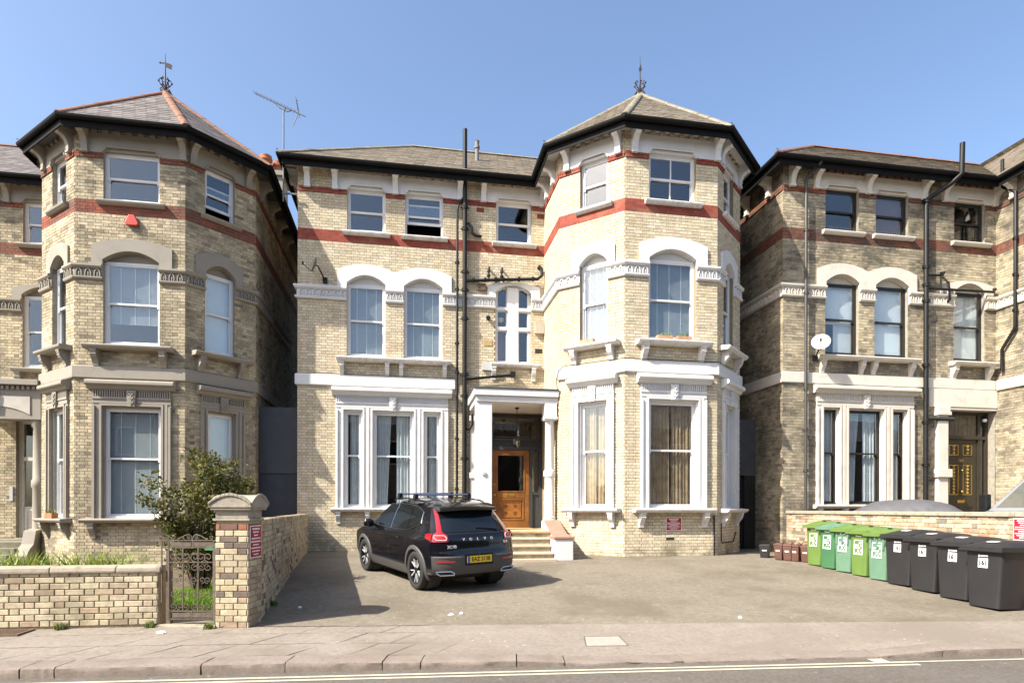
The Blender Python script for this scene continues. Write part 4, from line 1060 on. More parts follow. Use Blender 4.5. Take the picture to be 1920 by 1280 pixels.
def ground_mat(name, c1, c2, spk, scale=1.2, fine=30, patch=None, bstr=.5, rough=.9, spots=.5, crack=0.0):
    t = NT(name)
    n = t.noise(scale, 7, .62); c = t.mix(t.ramp(n, .30, .70), c1, c2)
    g = t.noise(fine * .45, 6, .72); c = t.mix(t.ramp(g, .50, .30, 0, .55), c, [x * .55 for x in c1]); c = t.mix(t.ramp(g, .52, .72, 0, .5), c, spk)
    f = t.noise(fine * 1.8, 3, .7); c = t.mix(t.ramp(f, .60, .70, 0, spots), c, spk); c = t.mix(t.ramp(f, .38, .30, 0, spots), c, [x * .45 for x in c1])
    if patch is not None: c = t.mix(t.ramp(t.noise(.6, 6, .65), .48, .62, 0, .75), c, patch)
    v = t.node('ShaderNodeTexVoronoi', Vector=t.pos(), Scale=5.0); c = t.mix(t.ramp(v.outputs[0], .075, .055, 0, .55), c, [min(.7, x * 1.9) for x in spk])
    if crack > 0:
        w = t.node('ShaderNodeTexVoronoi', Vector=t.mix(.12, t.pos(), t.node('ShaderNodeTexNoise', Vector=t.pos(), Scale=2.5).outputs[1]), Scale=.55, _feature='DISTANCE_TO_EDGE'); c = t.mix(t.ramp(w.outputs[0], .007, .003, 0, crack), c, [x * .35 for x in c1])
    t.bsdf(c, rough, 0, .2, t.noise(fine * 2.2, 5, .75), bstr, .01); MATS[name] = t.m
    return t.m
M_ROAD = ground_mat('road_asphalt', (.105, .090, .075), (.135, .117, .10), (.21, .19, .165), 1.0, 55)
M_YARD = ground_mat('bleached_asphalt', (.16, .135, .10), (.20, .172, .132), (.29, .26, .205), .7, 26, patch=(.125, .104, .075), crack=.0)
M_FOOT = ground_mat('footpath_concrete', (.205, .172, .138), (.245, .210, .174), (.29, .255, .215), .9, 36, patch=(.18, .15, .12), bstr=.3, spots=.3, crack=.0)
M_SLAB = ground_mat('paving_stone', (.20, .168, .134), (.25, .215, .178), (.30, .26, .22), 1.6, 32, patch=(.17, .14, .11), bstr=.3, spots=.3)
M_KERB = ground_mat('granite_kerb', (.20, .16, .13), (.265, .22, .185), (.11, .085, .07), 4, 40, bstr=.8, spots=.7)
M_SOIL = ground_mat('garden_soil', (.085, .065, .04), (.13, .10, .065), (.2, .17, .12), 2.5, 25, bstr=.8)
base = MB().box(-300, 300, -300, 300, -1.0, -.62).build('ground', M_SOIL); tag(base, kind='structure')
road = MB().add([(-300, -26, ROADZ), (300, 34 - 60, ROADZ), (300, ky(300) , ROADZ), (-300, ky(-300), ROADZ)], [(0, 1, 2, 3)])
road = MB(); road.add([(-120, -40, ROADZ), (120, -40, ROADZ), (120, ky(120), ROADZ), (-120, ky(-120), ROADZ)], [(0, 1, 2, 3)])
tag(road.build('road', M_ROAD, recalc=False), kind='structure')
td = Vector((1, .1, 0)).normalized()
def strip(m, x0, x1, d0, d1, z):
    n = Vector((.0995, -.995, 0))
    P4 = [Vector((x, ky(x), z)) + n * d for x, d in ((x0, d1), (x1, d1), (x1, d0), (x0, d0))]
    m.add(P4, [(0, 1, 2, 3)])
M_LINE = pm('faded_yellow_paint', (.45, .40, .29), .8, .12, 20, 90, .3, .004, stain=(.30, .26, .2), sth=(.55, .75), ss=14)
mk = MB(); strip(mk, -40, 4.25, .155, .205, ROADZ + .004); strip(mk, -40, 4.25, .265, .315, ROADZ + .004); strip(mk, 3.85, 4.02, .02, .155, ROADZ + .0042); strip(mk, 4.25, 40, .155, .195, ROADZ + .004)
tag(mk.build('road_marking', M_LINE, recalc=False), kind='structure')
# kerb stones
kb = MB(); kb.sweep([(-120, ky(-120)), (120, ky(120))], [(-.30, -.6), (-.02, -.6), (-.02, ROADZ + .012), (-.28, ROADZ + .012)])
kerb = kb.build('kerb', pm('kerb_bed', (.16, .14, .11), .95, .2, 9)); tag(kerb, kind='structure')
KJ = [-9.2, -8.3, -7.4, -6.45, -5.6, -4.67, -4.36, -3.03, -2.24, -1.30, -.92, .05, .55, 1.81, 2.95, 4.02, 4.76, 5.7, 6.6, 7.6, 8.6, 9.6]
for a, b in zip(KJ, KJ[1:]):
    m = MB(); n = 12; g = .006; rows = []
    for i in range(n + 1):
        x = a + g + (b - a - 2 * g) * i / n; y = ky(x); kk = min(1, (b - a) / .9); zt = ktop(min(max(x, a + .02), b - .02)); j = lambda s: rnd.uniform(-s, s)
        e = .02 if 0 < i < n else .0
        rows.append([(x, y + j(.005), ROADZ - .05), (x, y - .004 + j(.012) * kk, ROADZ + .45 * (zt - ROADZ)), (x, y + .000 + j(.010) * kk, ROADZ + .86 * (zt - ROADZ)), (x, y + .016 + j(.006), zt - .003 + j(.003)), (x, y + .15, zt + j(.003)), (x, y + .285, zt + j(.002)), (x, y + .285, ROADZ - .05)])
    k = len(rows[0])
    for r in rows: m.v += r
    m.f = [(i * k + q, (i + 1) * k + q, (i + 1) * k + q + 1, i * k + q + 1) for i in range(n) for q in range(k - 1)] + [tuple(range(k)), tuple(range(n * k + k - 1, n * k - 1, -1))]; m.mi = [0] * len(m.f)
    m.build('kerb_stone', M_KERB, kerb, smooth=True, angle=45)
# footpath bed and slabs
ys = [0, .12, .3, .5, .7, .85, 1.0]
m = MB(); xs = [-40, -20, -12] + [-10 + .25 * i for i in range(81)] + [14, 20, 40]; n = len(xs)
for t in ys:
    for x in xs: y = ky(x) + .285 + (back(x) - ky(x) - .285) * t; m.v.append((x, y, footz(x, y) - (.009 if x < -1.0 else 0)))
m.f = [(j * n + i, j * n + i + 1, (j + 1) * n + i + 1, (j + 1) * n + i) for j in range(len(ys) - 1) for i in range(n - 1)]; m.mi = [0] * len(m.f)
foot = m.build('footpath', M_FOOT, smooth=True, recalc=False); tag(foot, kind='structure')
rows = [(.0, .36), (.36, .72), (.72, 1.02)]
for r, (t0, t1) in enumerate(rows):
    x = -9.5 + r * .17
    while x < -1.15 - r * .0:
        wd = rnd.choice((.42, .46, .52, .6)); sh = .55
        def sp(xx, t):
            xx2 = xx + sh * t * 1.2; y = ky(xx2) + .29 + (back(xx2) - ky(xx2) - .29) * min(t, 1.0) if t <= 1.0 else back(xx2) - .0
            return xx2, y
        g = .005; dz = [rnd.uniform(-.003, .003) for _ in range(4)]
        q = [sp(x + g, t0 + .006), sp(x + wd - g, t0 + .006), sp(x + wd - g, min(t1, .985) - .006), sp(x + g, min(t1, .985) - .006)]
        if q[0][0] < -1.2 and q[0][0] > -8.5:
            top = [(a_, b_, footz(a_, b_) + d_) for (a_, b_), d_ in zip(q, dz)]
            mm = MB(); mm.hexa([(a_, b_, c_ - .05) for a_, b_, c_ in top] + top); mm.build('paving_slab', M_SLAB, foot, recalc=False)
        x += wd
# yard, garden and neighbouring forecourt
Y0 = [0, .3, .7, 1.2, 2, 3, 4.2, 5.5, 7, 9, 12, 16, 22]
def yard_sheet(name, x_of, mat, nx, zf):
    m = MB(); n = nx + 1
    for d in Y0:
        for i in range(n):
            x0, x1 = x_of(7.7 + d); x = x0 + (x1 - x0) * i / nx; y = back(x) + d; m.v.append((x, y, zf(x, y)))
    m.f = [(j * n + i, j * n + i + 1, (j + 1) * n + i + 1, (j + 1) * n + i) for j in range(len(Y0) - 1) for i in range(nx)]; m.mi = [0] * len(m.f)
    return tag(m.build(name, mat, smooth=True, recalc=False), kind='structure')
xw = lambda y: 7.80 - .165 * (y - 8.5) * .6
yard_sheet('driveway', lambda y: (xb(y), 8.1), M_YARD, 40, yardz)
yard_sheet('forecourt', lambda y: (8.1, 45), M_YARD, 12, lambda x, y: min(-.335 + .06 * max(0, y - back(x)), .09))
yard_sheet('garden', lambda y: (-45, xb(y)), M_SOIL, 24, lambda x, y: -.335 + min(.06, .03 * max(0, y - back(x))))
# cracked asphalt lip against the footpath, manhole, drain grate, litter
cv = MB(); cz = lambda x, y: footz(x, y) + .003
q = [(.86, 6.96), (1.33, 7.0), (1.29, 7.34), (.88, 7.31)]; top = [(a, b, cz(a, b)) for a, b in q]; cv.hexa([(a, b, c - .03) for a, b, c in top] + top)
mh = cv.build('manhole_cover', pm('pale_concrete_cover', (.30, .262, .22), .85, .1, 12, 70, .3)); tag(mh, 'pale rectangular inspection cover set in the footpath', 'manhole cover')
m = MB(); c = [(sum(p[0] for p in q) / 4, sum(p[1] for p in q) / 4)]
q2 = [(.845, 6.945), (1.345, 6.985), (1.305, 7.355), (.865, 7.325)]
for (a, b), (a2, b2) in zip(q2, q2[1:] + q2[:1]):
    d = Vector((a2 - a, b2 - b, 0)).normalized(); nn = Vector((-d.y, d.x, 0)) * .014
    m.add([(a, b, cz(a, b)), (a2, b2, cz(a2, b2)), (a2 + nn.x, b2 + nn.y, cz(a2, b2)), (a + nn.x, b + nn.y, cz(a, b))], [(0, 1, 2, 3)])
m.build('cover_frame', pm('frame_dark', (.09, .075, .06), .9), mh)
dg = empty('drain_grate', (-6.05, 7.22, -.333), .15, 'rusty slotted drain grate beside the low garden wall', 'drain grate'); M_RUST = pm('rust', (.13, .085, .055), .85, .3, 20)
MB().box(-.25, .25, -.16, .16, -.02, .002).build('pit', M_DARKIN, dg)
f = MB(); f.box(-.26, .26, -.17, -.15, -.02, .012); f.box(-.26, .26, .15, .17, -.02, .012); f.box(-.26, -.24, -.15, .15, -.02, .012); f.box(.24, .26, -.15, .15, -.02, .012); f.build('frame', M_RUST, dg)
for k in range(11): MB().box(-.23 + k * .044, -.208 + k * .044, -.15, .15, -.01, .010).build('bar', M_RUST, dg)
def litter(label, x, y, s, rz, pts=6):
    m = MB(); z = yardz(x, y) if y > back(x) else footz(x, y); P_ = []
    for k in range(pts):
        a = 2 * math.pi * k / pts; r = s * rnd.uniform(.6, 1.1); P_.append((r * math.cos(a) * 1.5, r * math.sin(a), rnd.uniform(.004, .022)))
    m.add(P_ + [(0, 0, .03)] + [(a, b, 0) for a, b, _ in P_], [(k, (k + 1) % pts, pts) for k in range(pts)] + [(pts + 1 + k, pts + 1 + (k + 1) % pts, (k + 1) % pts, k) for k in range(pts)])
    o = m.build('litter', M_WHITE, None, loc=(x, y, z + .001)); o.rotation_euler = (0, 0, rz); tag(o, label, 'litter')
litter('crumpled white paper scrap on the open driveway asphalt', -.83, 8.35, .036, .6); litter('small white paper scrap beside a crumpled one on the driveway', -.70, 8.42, .024, .1)
litter('white scrap lying in the shade of the boundary wall', -3.05, 8.75, .026, .3); litter('white paper scrap on the driveway near the wheeled bins', 3.1, 8.25, .026, .1)
litter('white paper on the paving outside the iron gate', -4.20, 7.28, .045, .2)

# ------------------------------------------------------------------ garden walls of single bricks
M_GBRK = brick_mat('garden_stock_brick', (.12, .10, .075), .6, 2.2, (.46, .72)); M_MORT = pm('buff_mortar', (.36, .28, .185), .95, .2, 14)
GP = [(.66, (.50, .425, .30)), (.22, (.45, .37, .25)), (.09, (.38, .295, .20)), (.03, (.19, .16, .13))]
PP = [(.66, (.47, .39, .27)), (.22, (.39, .305, .195)), (.12, (.14, .11, .095))]
RP = [(.5, (.48, .39, .27)), (.2, (.38, .28, .19)), (.12, (.20, .17, .13)), (.12, (.42, .21, .13)), (.06, (.40, .31, .26))]
def brick_wall(root, faces, z0, z1, pal, seed, limit=300, mat=M_GBRK, red_top=None):
    """faces: (Frame, length, priority); bricks nearest first as objects, others joined"""
    rng = random.Random(seed); items = []
    for F, L, pr, zb in faces:
        for a, b, c, d, o in brick_boxes(F, L, zb, z1, [], rng, proud=.006):
            col = pick(pal, rng)
            if red_top and c > z1 - .16: col = pick([(.6, (.30, .12, .07)), (.4, (.17, .085, .07))], rng)
            p = Vector(F.p((a + b) / 2, 0, c)); items.append((pr * 100 + p.xy.length, F, a, b, c, d, o, col))
    items.sort(key=lambda t: t[0])
    for it in items[:limit]: brick_obj(*it[1:8], mat, root, depth=.03)
    if items[limit:]: brick_mesh('brickwork', [it[1:8] for it in items[limit:]], mat, root, .03)['kind'] = 'stuff'
CONC = pm('weathered_coping', (.34, .29, .22), .9, .15, 6, 50, .5, .01, stain=(.13, .11, .075), sth=(.47, .68), ss=6)
# low front wall
gd = Vector((1, .15, 0)).normalized(); ga = math.atan2(.15, 1); gw = lambda x: 7.66 + .15 * (x + 4.5)
lw = tag(MB().hexa([(x, gw(x) + o_ , z) for z in (-.45, .345) for x, o_ in ((-8.4, .012), (-4.452, .012), (-4.452, .222), (-8.4, .222))]).build('garden_wall', M_MORT), 'low yellow brick garden wall with mossy stone coping', 'wall')
F1 = Frame((-8.4, gw(-8.4)), (1, .15)); L1 = 3.98; F2 = Frame(F1.p(L1, 0, 0)[:2], (-.15, 1)); 
brick_wall(lw, [(F1, L1, 0, -.335), (F2, .232, 0, -.335)], -.335, .345, GP, 3, 300)
m = MB(); prof = [(-.25, .345), (.03, .345), (.035, .37), (.02, .415), (-.03, .43), (-.2, .43), (-.25, .41)]
for u0, u1 in ((-.1, .9), (.905, 1.85), (1.855, 2.75), (2.755, 3.50), (3.505, 4.02)):
    c = MB(); c.prism_u(F1, [(o_ + rnd.uniform(-.006, .006), z + rnd.uniform(-.004, .004)) for o_, z in prof], u0, u1); c.build('coping_stone', CONC, lw, bevel=.012)
# gate pillar
px0, px1, py0 = -3.69, -3.29, 7.58; pa = math.atan2(.06, 1)
gp = tag(MB().box(.006, .394, .006, .394, -.1, 1.33).build('gate_pillar', M_MORT), 'square brick gate pillar with arched stone cap beside the iron gate', 'gate pillar'); gp.location = (px0, py0, -.335); gp.rotation_euler = (0, 0, .0)
PF = [Frame((0, 0), (1, 0)), Frame((.4, 0), (0, 1)), Frame((.4, .4), (-1, 0)), Frame((0, .4), (0, -1))]
brick_wall(gp, [(f, .4, i, 0) for i, f in enumerate(PF)], 0, 1.33, PP, 5, 300, red_top=True)
PST = pm('weathered_cap_stone', (.30, .265, .21), .9, .15, 7, 50, .5, .008, stain=(.15, .13, .09), sth=(.48, .7), ss=6)
c = MB(); c.box(-.03, .43, -.03, .43, 1.33, 1.36); c.box(-.005, .405, -.005, .405, 1.36, 1.47); c.box(-.05, .45, -.05, .45, 1.465, 1.51)
seg = lambda n=10: [(-.065 + .53 * k / n, 1.505 + .045 + .11 * (1 - (2 * k / n - 1) ** 2)) for k in range(n + 1)]
pr = [(-.065, 1.497)] + seg() + [(.465, 1.497)]
c.prism_o(Frame((0, 0), (1, 0)), pr, -.465, .065); c.prism_u(Frame((0, 0), (1, 0)), [(-(.2 + (u - .2) * .975), z + (.003 if z < 1.5 else -.004)) for u, z in pr], -.067, .467)
for Fq in (Frame((0, -.064), (1, 0)), Frame((.464, 0), (0, 1))):
    n = 10; o1 = [( -.065 + .53 * k / n, 1.525 + .115 * (1 - (2 * k / n - 1) ** 2)) for k in range(n + 1)]
    for k in range(n): c.prism_o(Fq, [(o1[k][0], o1[k][1]), (o1[k + 1][0], o1[k + 1][1]), (o1[k + 1][0], o1[k + 1][1] + .035), (o1[k][0], o1[k][1] + .035)], 0, .018)
c.build('cap', PST, gp, bevel=.006)
# boundary wall running back to the house
b0, b1 = Vector((-3.30, 7.98)), Vector((-5.45, 16.27)); bd = (b1 - b0).normalized(); Lb = (b1 - b0).length
F3 = Frame(b0, (bd.x, bd.y)); F3b = Frame(F3.p(Lb, -.22, 0)[:2], (-bd.x, -bd.y))
bw = tag(MB().fbox(F3, 0, Lb, -.212, -.006, -.5, 1.0).build('boundary_wall', M_MORT), 'tall brick boundary wall running from the gate pillar to the house', 'wall')
brick_wall(bw, [(F3, Lb, 0, -.33), (F3b, Lb, 5, -.33)], -.33, .93, PP, 8, 300)
m = 0; u = 0.0
while u < Lb - .05:
    l = min(.11, Lb - u); c = MB(); c.fbox(F3, u, u + l - .008, -.225, .008, .932, 1.0 + rnd.uniform(-.004, .006)); k = c.build('coping_brick', M_GBRK, bw); colr = pick(PP, rnd)
    at = k.data.attributes.new('bc', 'FLOAT_COLOR', 'POINT'); at.data.foreach_set('color', [*colr, 1] * len(k.data.vertices)); u += l
# wall behind the bins
w0, w1 = Vector((7.12, 15.75)), Vector((8.02, 8.35)); wd_ = (w1 - w0).normalized(); Lw = (w1 - w0).length
F4 = Frame(w0, (wd_.x, wd_.y)); F4e = Frame(F4.p(0, -.22, 0)[:2], (-F4.n.x * -1, -F4.n.y * -1))
rw = tag(MB().fbox(F4, .0, Lw, -.23, -.006, -.5, 1.04).build('boundary_wall', pm('pale_mortar', (.40, .34, .26), .95, .2, 14)), 'patched multicoloured brick wall with flat coping behind the wheeled bins', 'wall')
M_RBRK = brick_mat('mixed_reclaimed_brick', (.12, .10, .08), .25, 1.8, (.5, .75))
brick_wall(rw, [(F4, Lw, 0, -.33), (Frame(F4.p(Lw, 0, 0)[:2], (-F4.n.x, -F4.n.y)), .23, 0, -.33)], -.33, 1.03, RP, 9, 300, mat=M_RBRK)
u = 0
while u < Lw:
    l = min(.9, Lw - u); c = MB(); c.fbox(F4, u, u + l - .006, -.27, .04, 1.04, 1.115); c.build('coping_stone', CONC, rw, bevel=.012); u += l
# ------------------------------------------------------------------ iron gate
gt = empty('iron_gate', (-4.42, 7.665, -.335), .02, 'ornamental wrought iron garden gate with scrolls', 'gate'); M_GI = pm('weathered_gate_iron', (.11, .085, .065), .6, .3, 25, 60, .2)
GWd = .72
def flat(x0, x1, z0, z1, y0=-.008, y1=.008, nm='gate_bar'): return MB().box(x0, x1, y0, y1, z0, z1).build(nm, M_GI, gt)
for z in (1.075, .985, .185, .085): flat(.0 if z > .9 else .12, GWd, z, z + .014, nm='gate_rail')
flat(.0, .012, .3, 1.09); flat(.085, .10, .08, 1.09); flat(GWd - .075, GWd - .06, .08, 1.09, nm='gate_stile'); flat(.385, .397, .999, 1.075); flat(.375, .387, .099, .185)
for x in (.265, .455): flat(x, x + .012, .199, .985)
flat(.10, GWd - .07, .80, .812, nm='gate_rail')
MB().box(.115, .375, -.006, .006, 1.005, 1.06).build('gate_panel', M_GI, gt); MB().box(.40, .645, -.006, .006, 1.005, 1.06).build('gate_panel', M_GI, gt)
MB().box(.14, .37, -.006, .006, .112, .17).build('gate_panel', M_GI, gt); MB().box(.39, .64, -.006, .006, .112, .17).build('gate_panel', M_GI, gt)
def scroll(cx, cz, r, a0, turns, sgn=1, t=.0055):
    pts = []
    for k in range(18):
        q = k / 17; a = a0 + sgn * turns * 2 * math.pi * q; rr = r * (1 - .78 * q); pts.append((cx + rr * math.cos(a), 0, cz + rr * math.sin(a)))
    m = MB(); m.tube(pts, t, 5); m.build('gate_scroll', M_GI, gt)
for cx in (.16, .22, .32, .41, .51, .58):
    for cz, s_ in ((.40, 1), (.58, -1)): scroll(cx, cz, .042, math.pi / 2 * s_, 1.3, 1 if cx in (.16, .32, .51) else -1)
for cx, s_ in ((.15, 1), (.23, -1), (.31, 1), (.42, -1), (.50, 1), (.585, -1)):
    scroll(cx, .87, .058, -math.pi / 2, 1.3, s_, .007); scroll(cx, .74, .05, math.pi / 2, 1.3, -s_)
    scroll(cx, .25, .045, -math.pi / 2, 1.3, s_)
for s_ in (-1, 1):
    m = MB(); m.tube([(.39 + s_ * x, 0, z) for x, z in ((.005, 1.09), (.010, 1.13), (.045, 1.158), (.10, 1.14), (.16, 1.105), (.19, 1.095))], .007, 5); m.build('gate_crest', M_GI, gt)
    scroll(.39 + s_ * .045, 1.118, .026, math.pi / 2, 1.2, -s_); scroll(.39 + s_ * .23, 1.118, .028, -math.pi / 2, 1.2, s_)
po = tag(MB().box(-.035, .035, -.035, .035, 0, .98).build('gate_post', M_GI, None, bevel=.006), 'slim iron post at the hinge side of the garden gate', 'post'); po.location = (-3.73, 7.70, -.335)
po2 = tag(MB().box(-.03, .03, -.03, .03, 0, .95).build('gate_post', M_GI, None, bevel=.006), 'slim iron post between the low wall and the garden gate', 'post'); po2.location = (-4.36, 7.74, -.335)
tag(MB().hexa([(x, y, z) for z in (-.40, -.312) for x, y in ((-4.46, 7.60), (-3.68, 7.55), (-3.68, 7.95), (-4.46, 7.98))]).build('gate_threshold', CONC, None, bevel=.01), 'worn stone threshold under the garden gate', 'threshold')
# ------------------------------------------------------------------ alley screens
al = empty('side_screen', at_house(1, -W, .35, -.1), HROT[1], 'tall dark grey hoarding closing the passage between two houses', 'screen'); M_HO = pm('dark_grey_hoarding', (.030, .034, .042), .55, .2, 3, 40, .1, .003, stain=(.06, .06, .065), sth=(.6, .7), ss=14)
MB().box(-1.25, -.0, 0, .04, 0, 2.18).build('lower_panel', M_HO, al); MB().box(-1.25, -.0, -.015, .03, 2.2, 4.0).build('upper_panel', pm('slate_grey_hoarding', (.05, .053, .06), .6, .1), al)
ag = empty('alley_gate', at_house(2, -W, 1.3, -.1), HROT[2], 'narrow black passage door under a grey panel between two houses', 'gate')
MB().box(-1.22, -.0, 0, .05, 2.12, 3.75).build('over_panel', pm('grey_over_panel', (.075, .075, .075), .7, .15), ag); d = MB().box(-1.15, -.35, .04, .08, 0, 2.05).build('gate_leaf', M_BLACK, ag)
MB().box(-1.22, -1.15, .0, .08, 0, 2.118).build('jamb', BWOOD, ag); MB().box(-.35, -.0, .0, .08, 0, 2.118).build('jamb', BWOOD, ag)
h = MB(); h.lathe([(.012, 0), (.012, -.04), (.03, -.05), (.03, -.07), (0, -.075)], (-.45, .04, 1.15), 10, axis='y'); h.build('knob', M_BRASS, d)
# ------------------------------------------------------------------ parking notices
def notice(label, name, F, u0, u1, z0, z1, loc, rz, lines, red=M_RED, o=.012):
    s = MB(); s.fbox(F, u0, u1, o, o + .006, z0, z1); b = s.build(name, M_WHITE, None); b.location = loc; b.rotation_euler = (0, 0, rz); tag(b, label, 'sign')
    e = (u1 - u0) * .035; MB().fbox(F, u0 + e, u1 - e, o + .006, o + .0085, z0 + e, z1 - e).build('sign_face', red, b)
    t = MB(); n = len(lines); h = (z1 - z0 - 4 * e) / n; rg = random.Random(len(label))
    for k, (wf, hf) in enumerate(lines):
        zc = z1 - 2 * e - h * (k + .5); w_ = (u1 - u0 - 4 * e) * wf; u = (u0 + u1) / 2 - w_ / 2; end = u + w_
        while u < end - .004:
            l = min(rg.uniform(.03, .075) * (u1 - u0) * 2.2, end - u); t.fbox(F, u, u + l * .86, o + .0085, o + .0092, zc - h * hf / 2, zc + h * hf / 2); u += l
    tag(t.build('print', M_WHITE, b), kind='stuff')
LN = [(.75, .55), (.62, .4), (.42, .4), (.92, .42), (.98, .42), (.6, .4), (.95, .42), (.78, .4), (.5, .38)]
notice('red parking notice on the pale yellow bay wall under the sill', 'wall_notice', FB, 1.06, 1.47, .62, .95, HLOC[1], HROT[1], LN)
notice('tall red parking notice on the side of the brick gate pillar', 'wall_notice', PF[1], .02, .36, .86, 1.27, (px0, py0, -.335), 0, LN)
notice('bright red notice on the mixed brick wall behind the bins', 'wall_notice', F4, Lw - 1.19, Lw - .84, .68, 1.02, (0, 0, 0), 0, LN, pm('bright_red_sign', (.55, .012, .03), .45))
# ------------------------------------------------------------------ parked car (compact SUV seen from behind); local: x right, y forward, z up, origin on the ground mid-way
def cr(tab, x):
    """monotone-ish smooth interpolation of a table"""
    xs = [t[0] for t in tab]; ys_ = [t[1] for t in tab]
    if x <= xs[0]: return ys_[0]
    if x >= xs[-1]: return ys_[-1]
    i = max(k for k in range(len(xs)) if xs[k] <= x); i = min(i, len(xs) - 2); t = (x - xs[i]) / (xs[i + 1] - xs[i])
    d = [(ys_[k + 1] - ys_[k]) / (xs[k + 1] - xs[k]) for k in range(len(xs) - 1)]
    m0 = d[i] if i == 0 else (0 if d[i - 1] * d[i] <= 0 else 2 * d[i - 1] * d[i] / (d[i - 1] + d[i])); m1 = d[i] if i == len(d) - 1 else (0 if d[i] * d[i + 1] <= 0 else 2 * d[i] * d[i + 1] / (d[i] + d[i + 1]))
    h = xs[i + 1] - xs[i]; t2, t3 = t * t, t * t * t
    return (2 * t3 - 3 * t2 + 1) * ys_[i] + (t3 - 2 * t2 + t) * h * m0 + (-2 * t3 + 3 * t2) * ys_[i + 1] + (t3 - t2) * h * m1
REAR, FRONT, RAX, FAX, WR = -2.18, 2.24, -1.33, 1.37, .358
ROOF = [(-1.84, 1.535), (-1.5, 1.58), (-.9, 1.625), (-.2, 1.635), (.25, 1.60), (.5, 1.54), (1.12, 1.14), (1.22, 1.085), (1.5, 1.055), (1.9, .99), (2.1, .91), (2.2, .80), (2.24, .7)]
def y_rear(z): return cr([(.2, -1.98), (.32, -2.10), (.48, -2.18), (.70, -2.18), (.76, -2.145), (.92, -2.13), (1.03, -2.10), (1.08, -2.05), (1.3, -1.87), (1.5, -1.70), (1.6, -1.62)], z)
def y_front(z): return cr([(.2, 2.1), (.35, 2.2), (.5, 2.24), (.72, 2.24), (.85, 2.17), (.95, 1.98), (1.06, 1.5), (1.1, 1.2)], z)
def half_w(z, y):
    w = cr([(.2, .80), (.30, .865), (.42, .90), (.60, .915), (.78, .925), (.92, .915), (1.0, .895), (1.04, .872), (1.10, .845), (1.3, .755), (1.45, .67), (1.54, .60), (1.62, .45)], z)
    taper = 1 - .055 * max(0, (-y - 1.1) / 1.1) ** 2 - .10 * max(0, (y - 1.2) / 1.04) ** 2.2
    flare = .012 * (math.exp(-((y - RAX) / .33) ** 2) + math.exp(-((y - FAX) / .33) ** 2)) * (1 if z < .95 else 0)
    return w * taper + flare
ZL = [.22, .27, .32, .38, .44, .50, .56, .62, .68, .74, .80, .86, .92, .97, 1.01, 1.045, 1.08]
def car_body():
    """paint shell sampled as an ordered net: sides, rear, roof and bonnet"""
    side = []; ny = 88
    for i in range(ny + 1):
        t = i / ny; row = []
        ys0 = -2.16 + 4.36 * t; zr = cr(ROOF, max(min(ys0, 2.24), -1.84))
        zl = [z for z in ZL]
        top = max(zr, .70)
        up = [1.08 + (top - .03 - 1.08) * k / 8 for k in range(1, 9)] if top > 1.14 else [1.08] * 8
        for z in zl + up:
            z = min(z, top - .02); zlow = .22 + .12 * max(0, min(1, (-ys0 - 1.72) / .2)); z = max(z, zlow)
            y = y_rear(z) + .20 + (y_front(z) - .22 - y_rear(z) - .20) * t
            row.append((half_w(z, y), y, z))
        side.append(row)
    return side
side = car_body(); ny = len(side) - 1; nz = len(side[0]); NB = len(ZL)
PAINT = NT('black_car_paint'); PAINT.bsdf((.004, .004, .006), .12, 0, .3, None, 0, 0, Coat_Weight=.6, Coat_Roughness=.02); PAINT = PAINT.m
CLAD = pm('dark_grey_cladding', (.055, .052, .05), .55, .1, 20, 120, .15, .002)
CGLASS = NT('tinted_car_glass'); CGLASS.bsdf((.006, .008, .009), .03, 0, .6, None, 0, 0, Coat_Weight=.3, Coat_Roughness=.01); CGLASS = CGLASS.m
CHROME = pm('satin_chrome', (.62, .62, .64), .22, .05, 9, bstr=0, metal=1.0)
TYRE = pm('tyre_rubber', (.022, .021, .020), .8, .15, 30, 90, .3, .003)
car = empty('parked_car', (0, 0, 0), 0, 'glossy black five door SUV with roof bars parked by the porch', 'car')
RED_L = NT('red_lamp_lens'); RED_L.bsdf((.30, .004, .010), .12, 0, .6, None, 0, 0, Coat_Weight=.8, Coat_Roughness=.03); RED_L = RED_L.m
PINK_L = pm('pale_lamp_insert', (.62, .36, .34), .2, .05, 9, bstr=0)
def in_arch(y, z, r=.415): return min(math.hypot(y - RAX, z - WR), math.hypot(y - FAX, z - WR)) < r and z < .80
m = MB()
for sx in (-1, 1):
    b = len(m.v)
    for row in side: m.v += [(sx * x, y, z) for x, y, z in row]
    for i in range(ny):
        for k in range(nz - 1):
            q = (side[i][k], side[i + 1][k + 1]); yc, zc = (q[0][1] + q[1][1]) / 2, (q[0][2] + q[1][2]) / 2
            if in_arch(yc, zc): continue
            f = (b + i * nz + k, b + (i + 1) * nz + k, b + (i + 1) * nz + k + 1, b + i * nz + k + 1)
            m.f.append(f if sx > 0 else f[::-1]); m.mi.append(1 if zc < .385 else 0)
# rear skin
NX = 24
def rear_pt(u, z):     # u in -1..1
    w = half_w(z, y_rear(z) + .2); return (w * u, y_rear(z) + .20 * abs(u) ** 4.5, z)
ZR = [.34, .345, .35, .38, .44, .50, .56, .62, .68, .74, .80, .86, .92, .97, 1.01, 1.045, 1.08] + [1.08 + (1.515 - 1.08) * k / 8 for k in range(1, 9)]
b = len(m.v)
for z in ZR: m.v += [rear_pt(-1 + 2 * i / NX, z) for i in range(NX + 1)]
for k in range(len(ZR) - 1):
    for i in range(NX): m.f.append((b + k * (NX + 1) + i, b + k * (NX + 1) + i + 1, b + (k + 1) * (NX + 1) + i + 1, b + (k + 1) * (NX + 1) + i)); m.mi.append(1 if ZR[k] < .66 else 0)
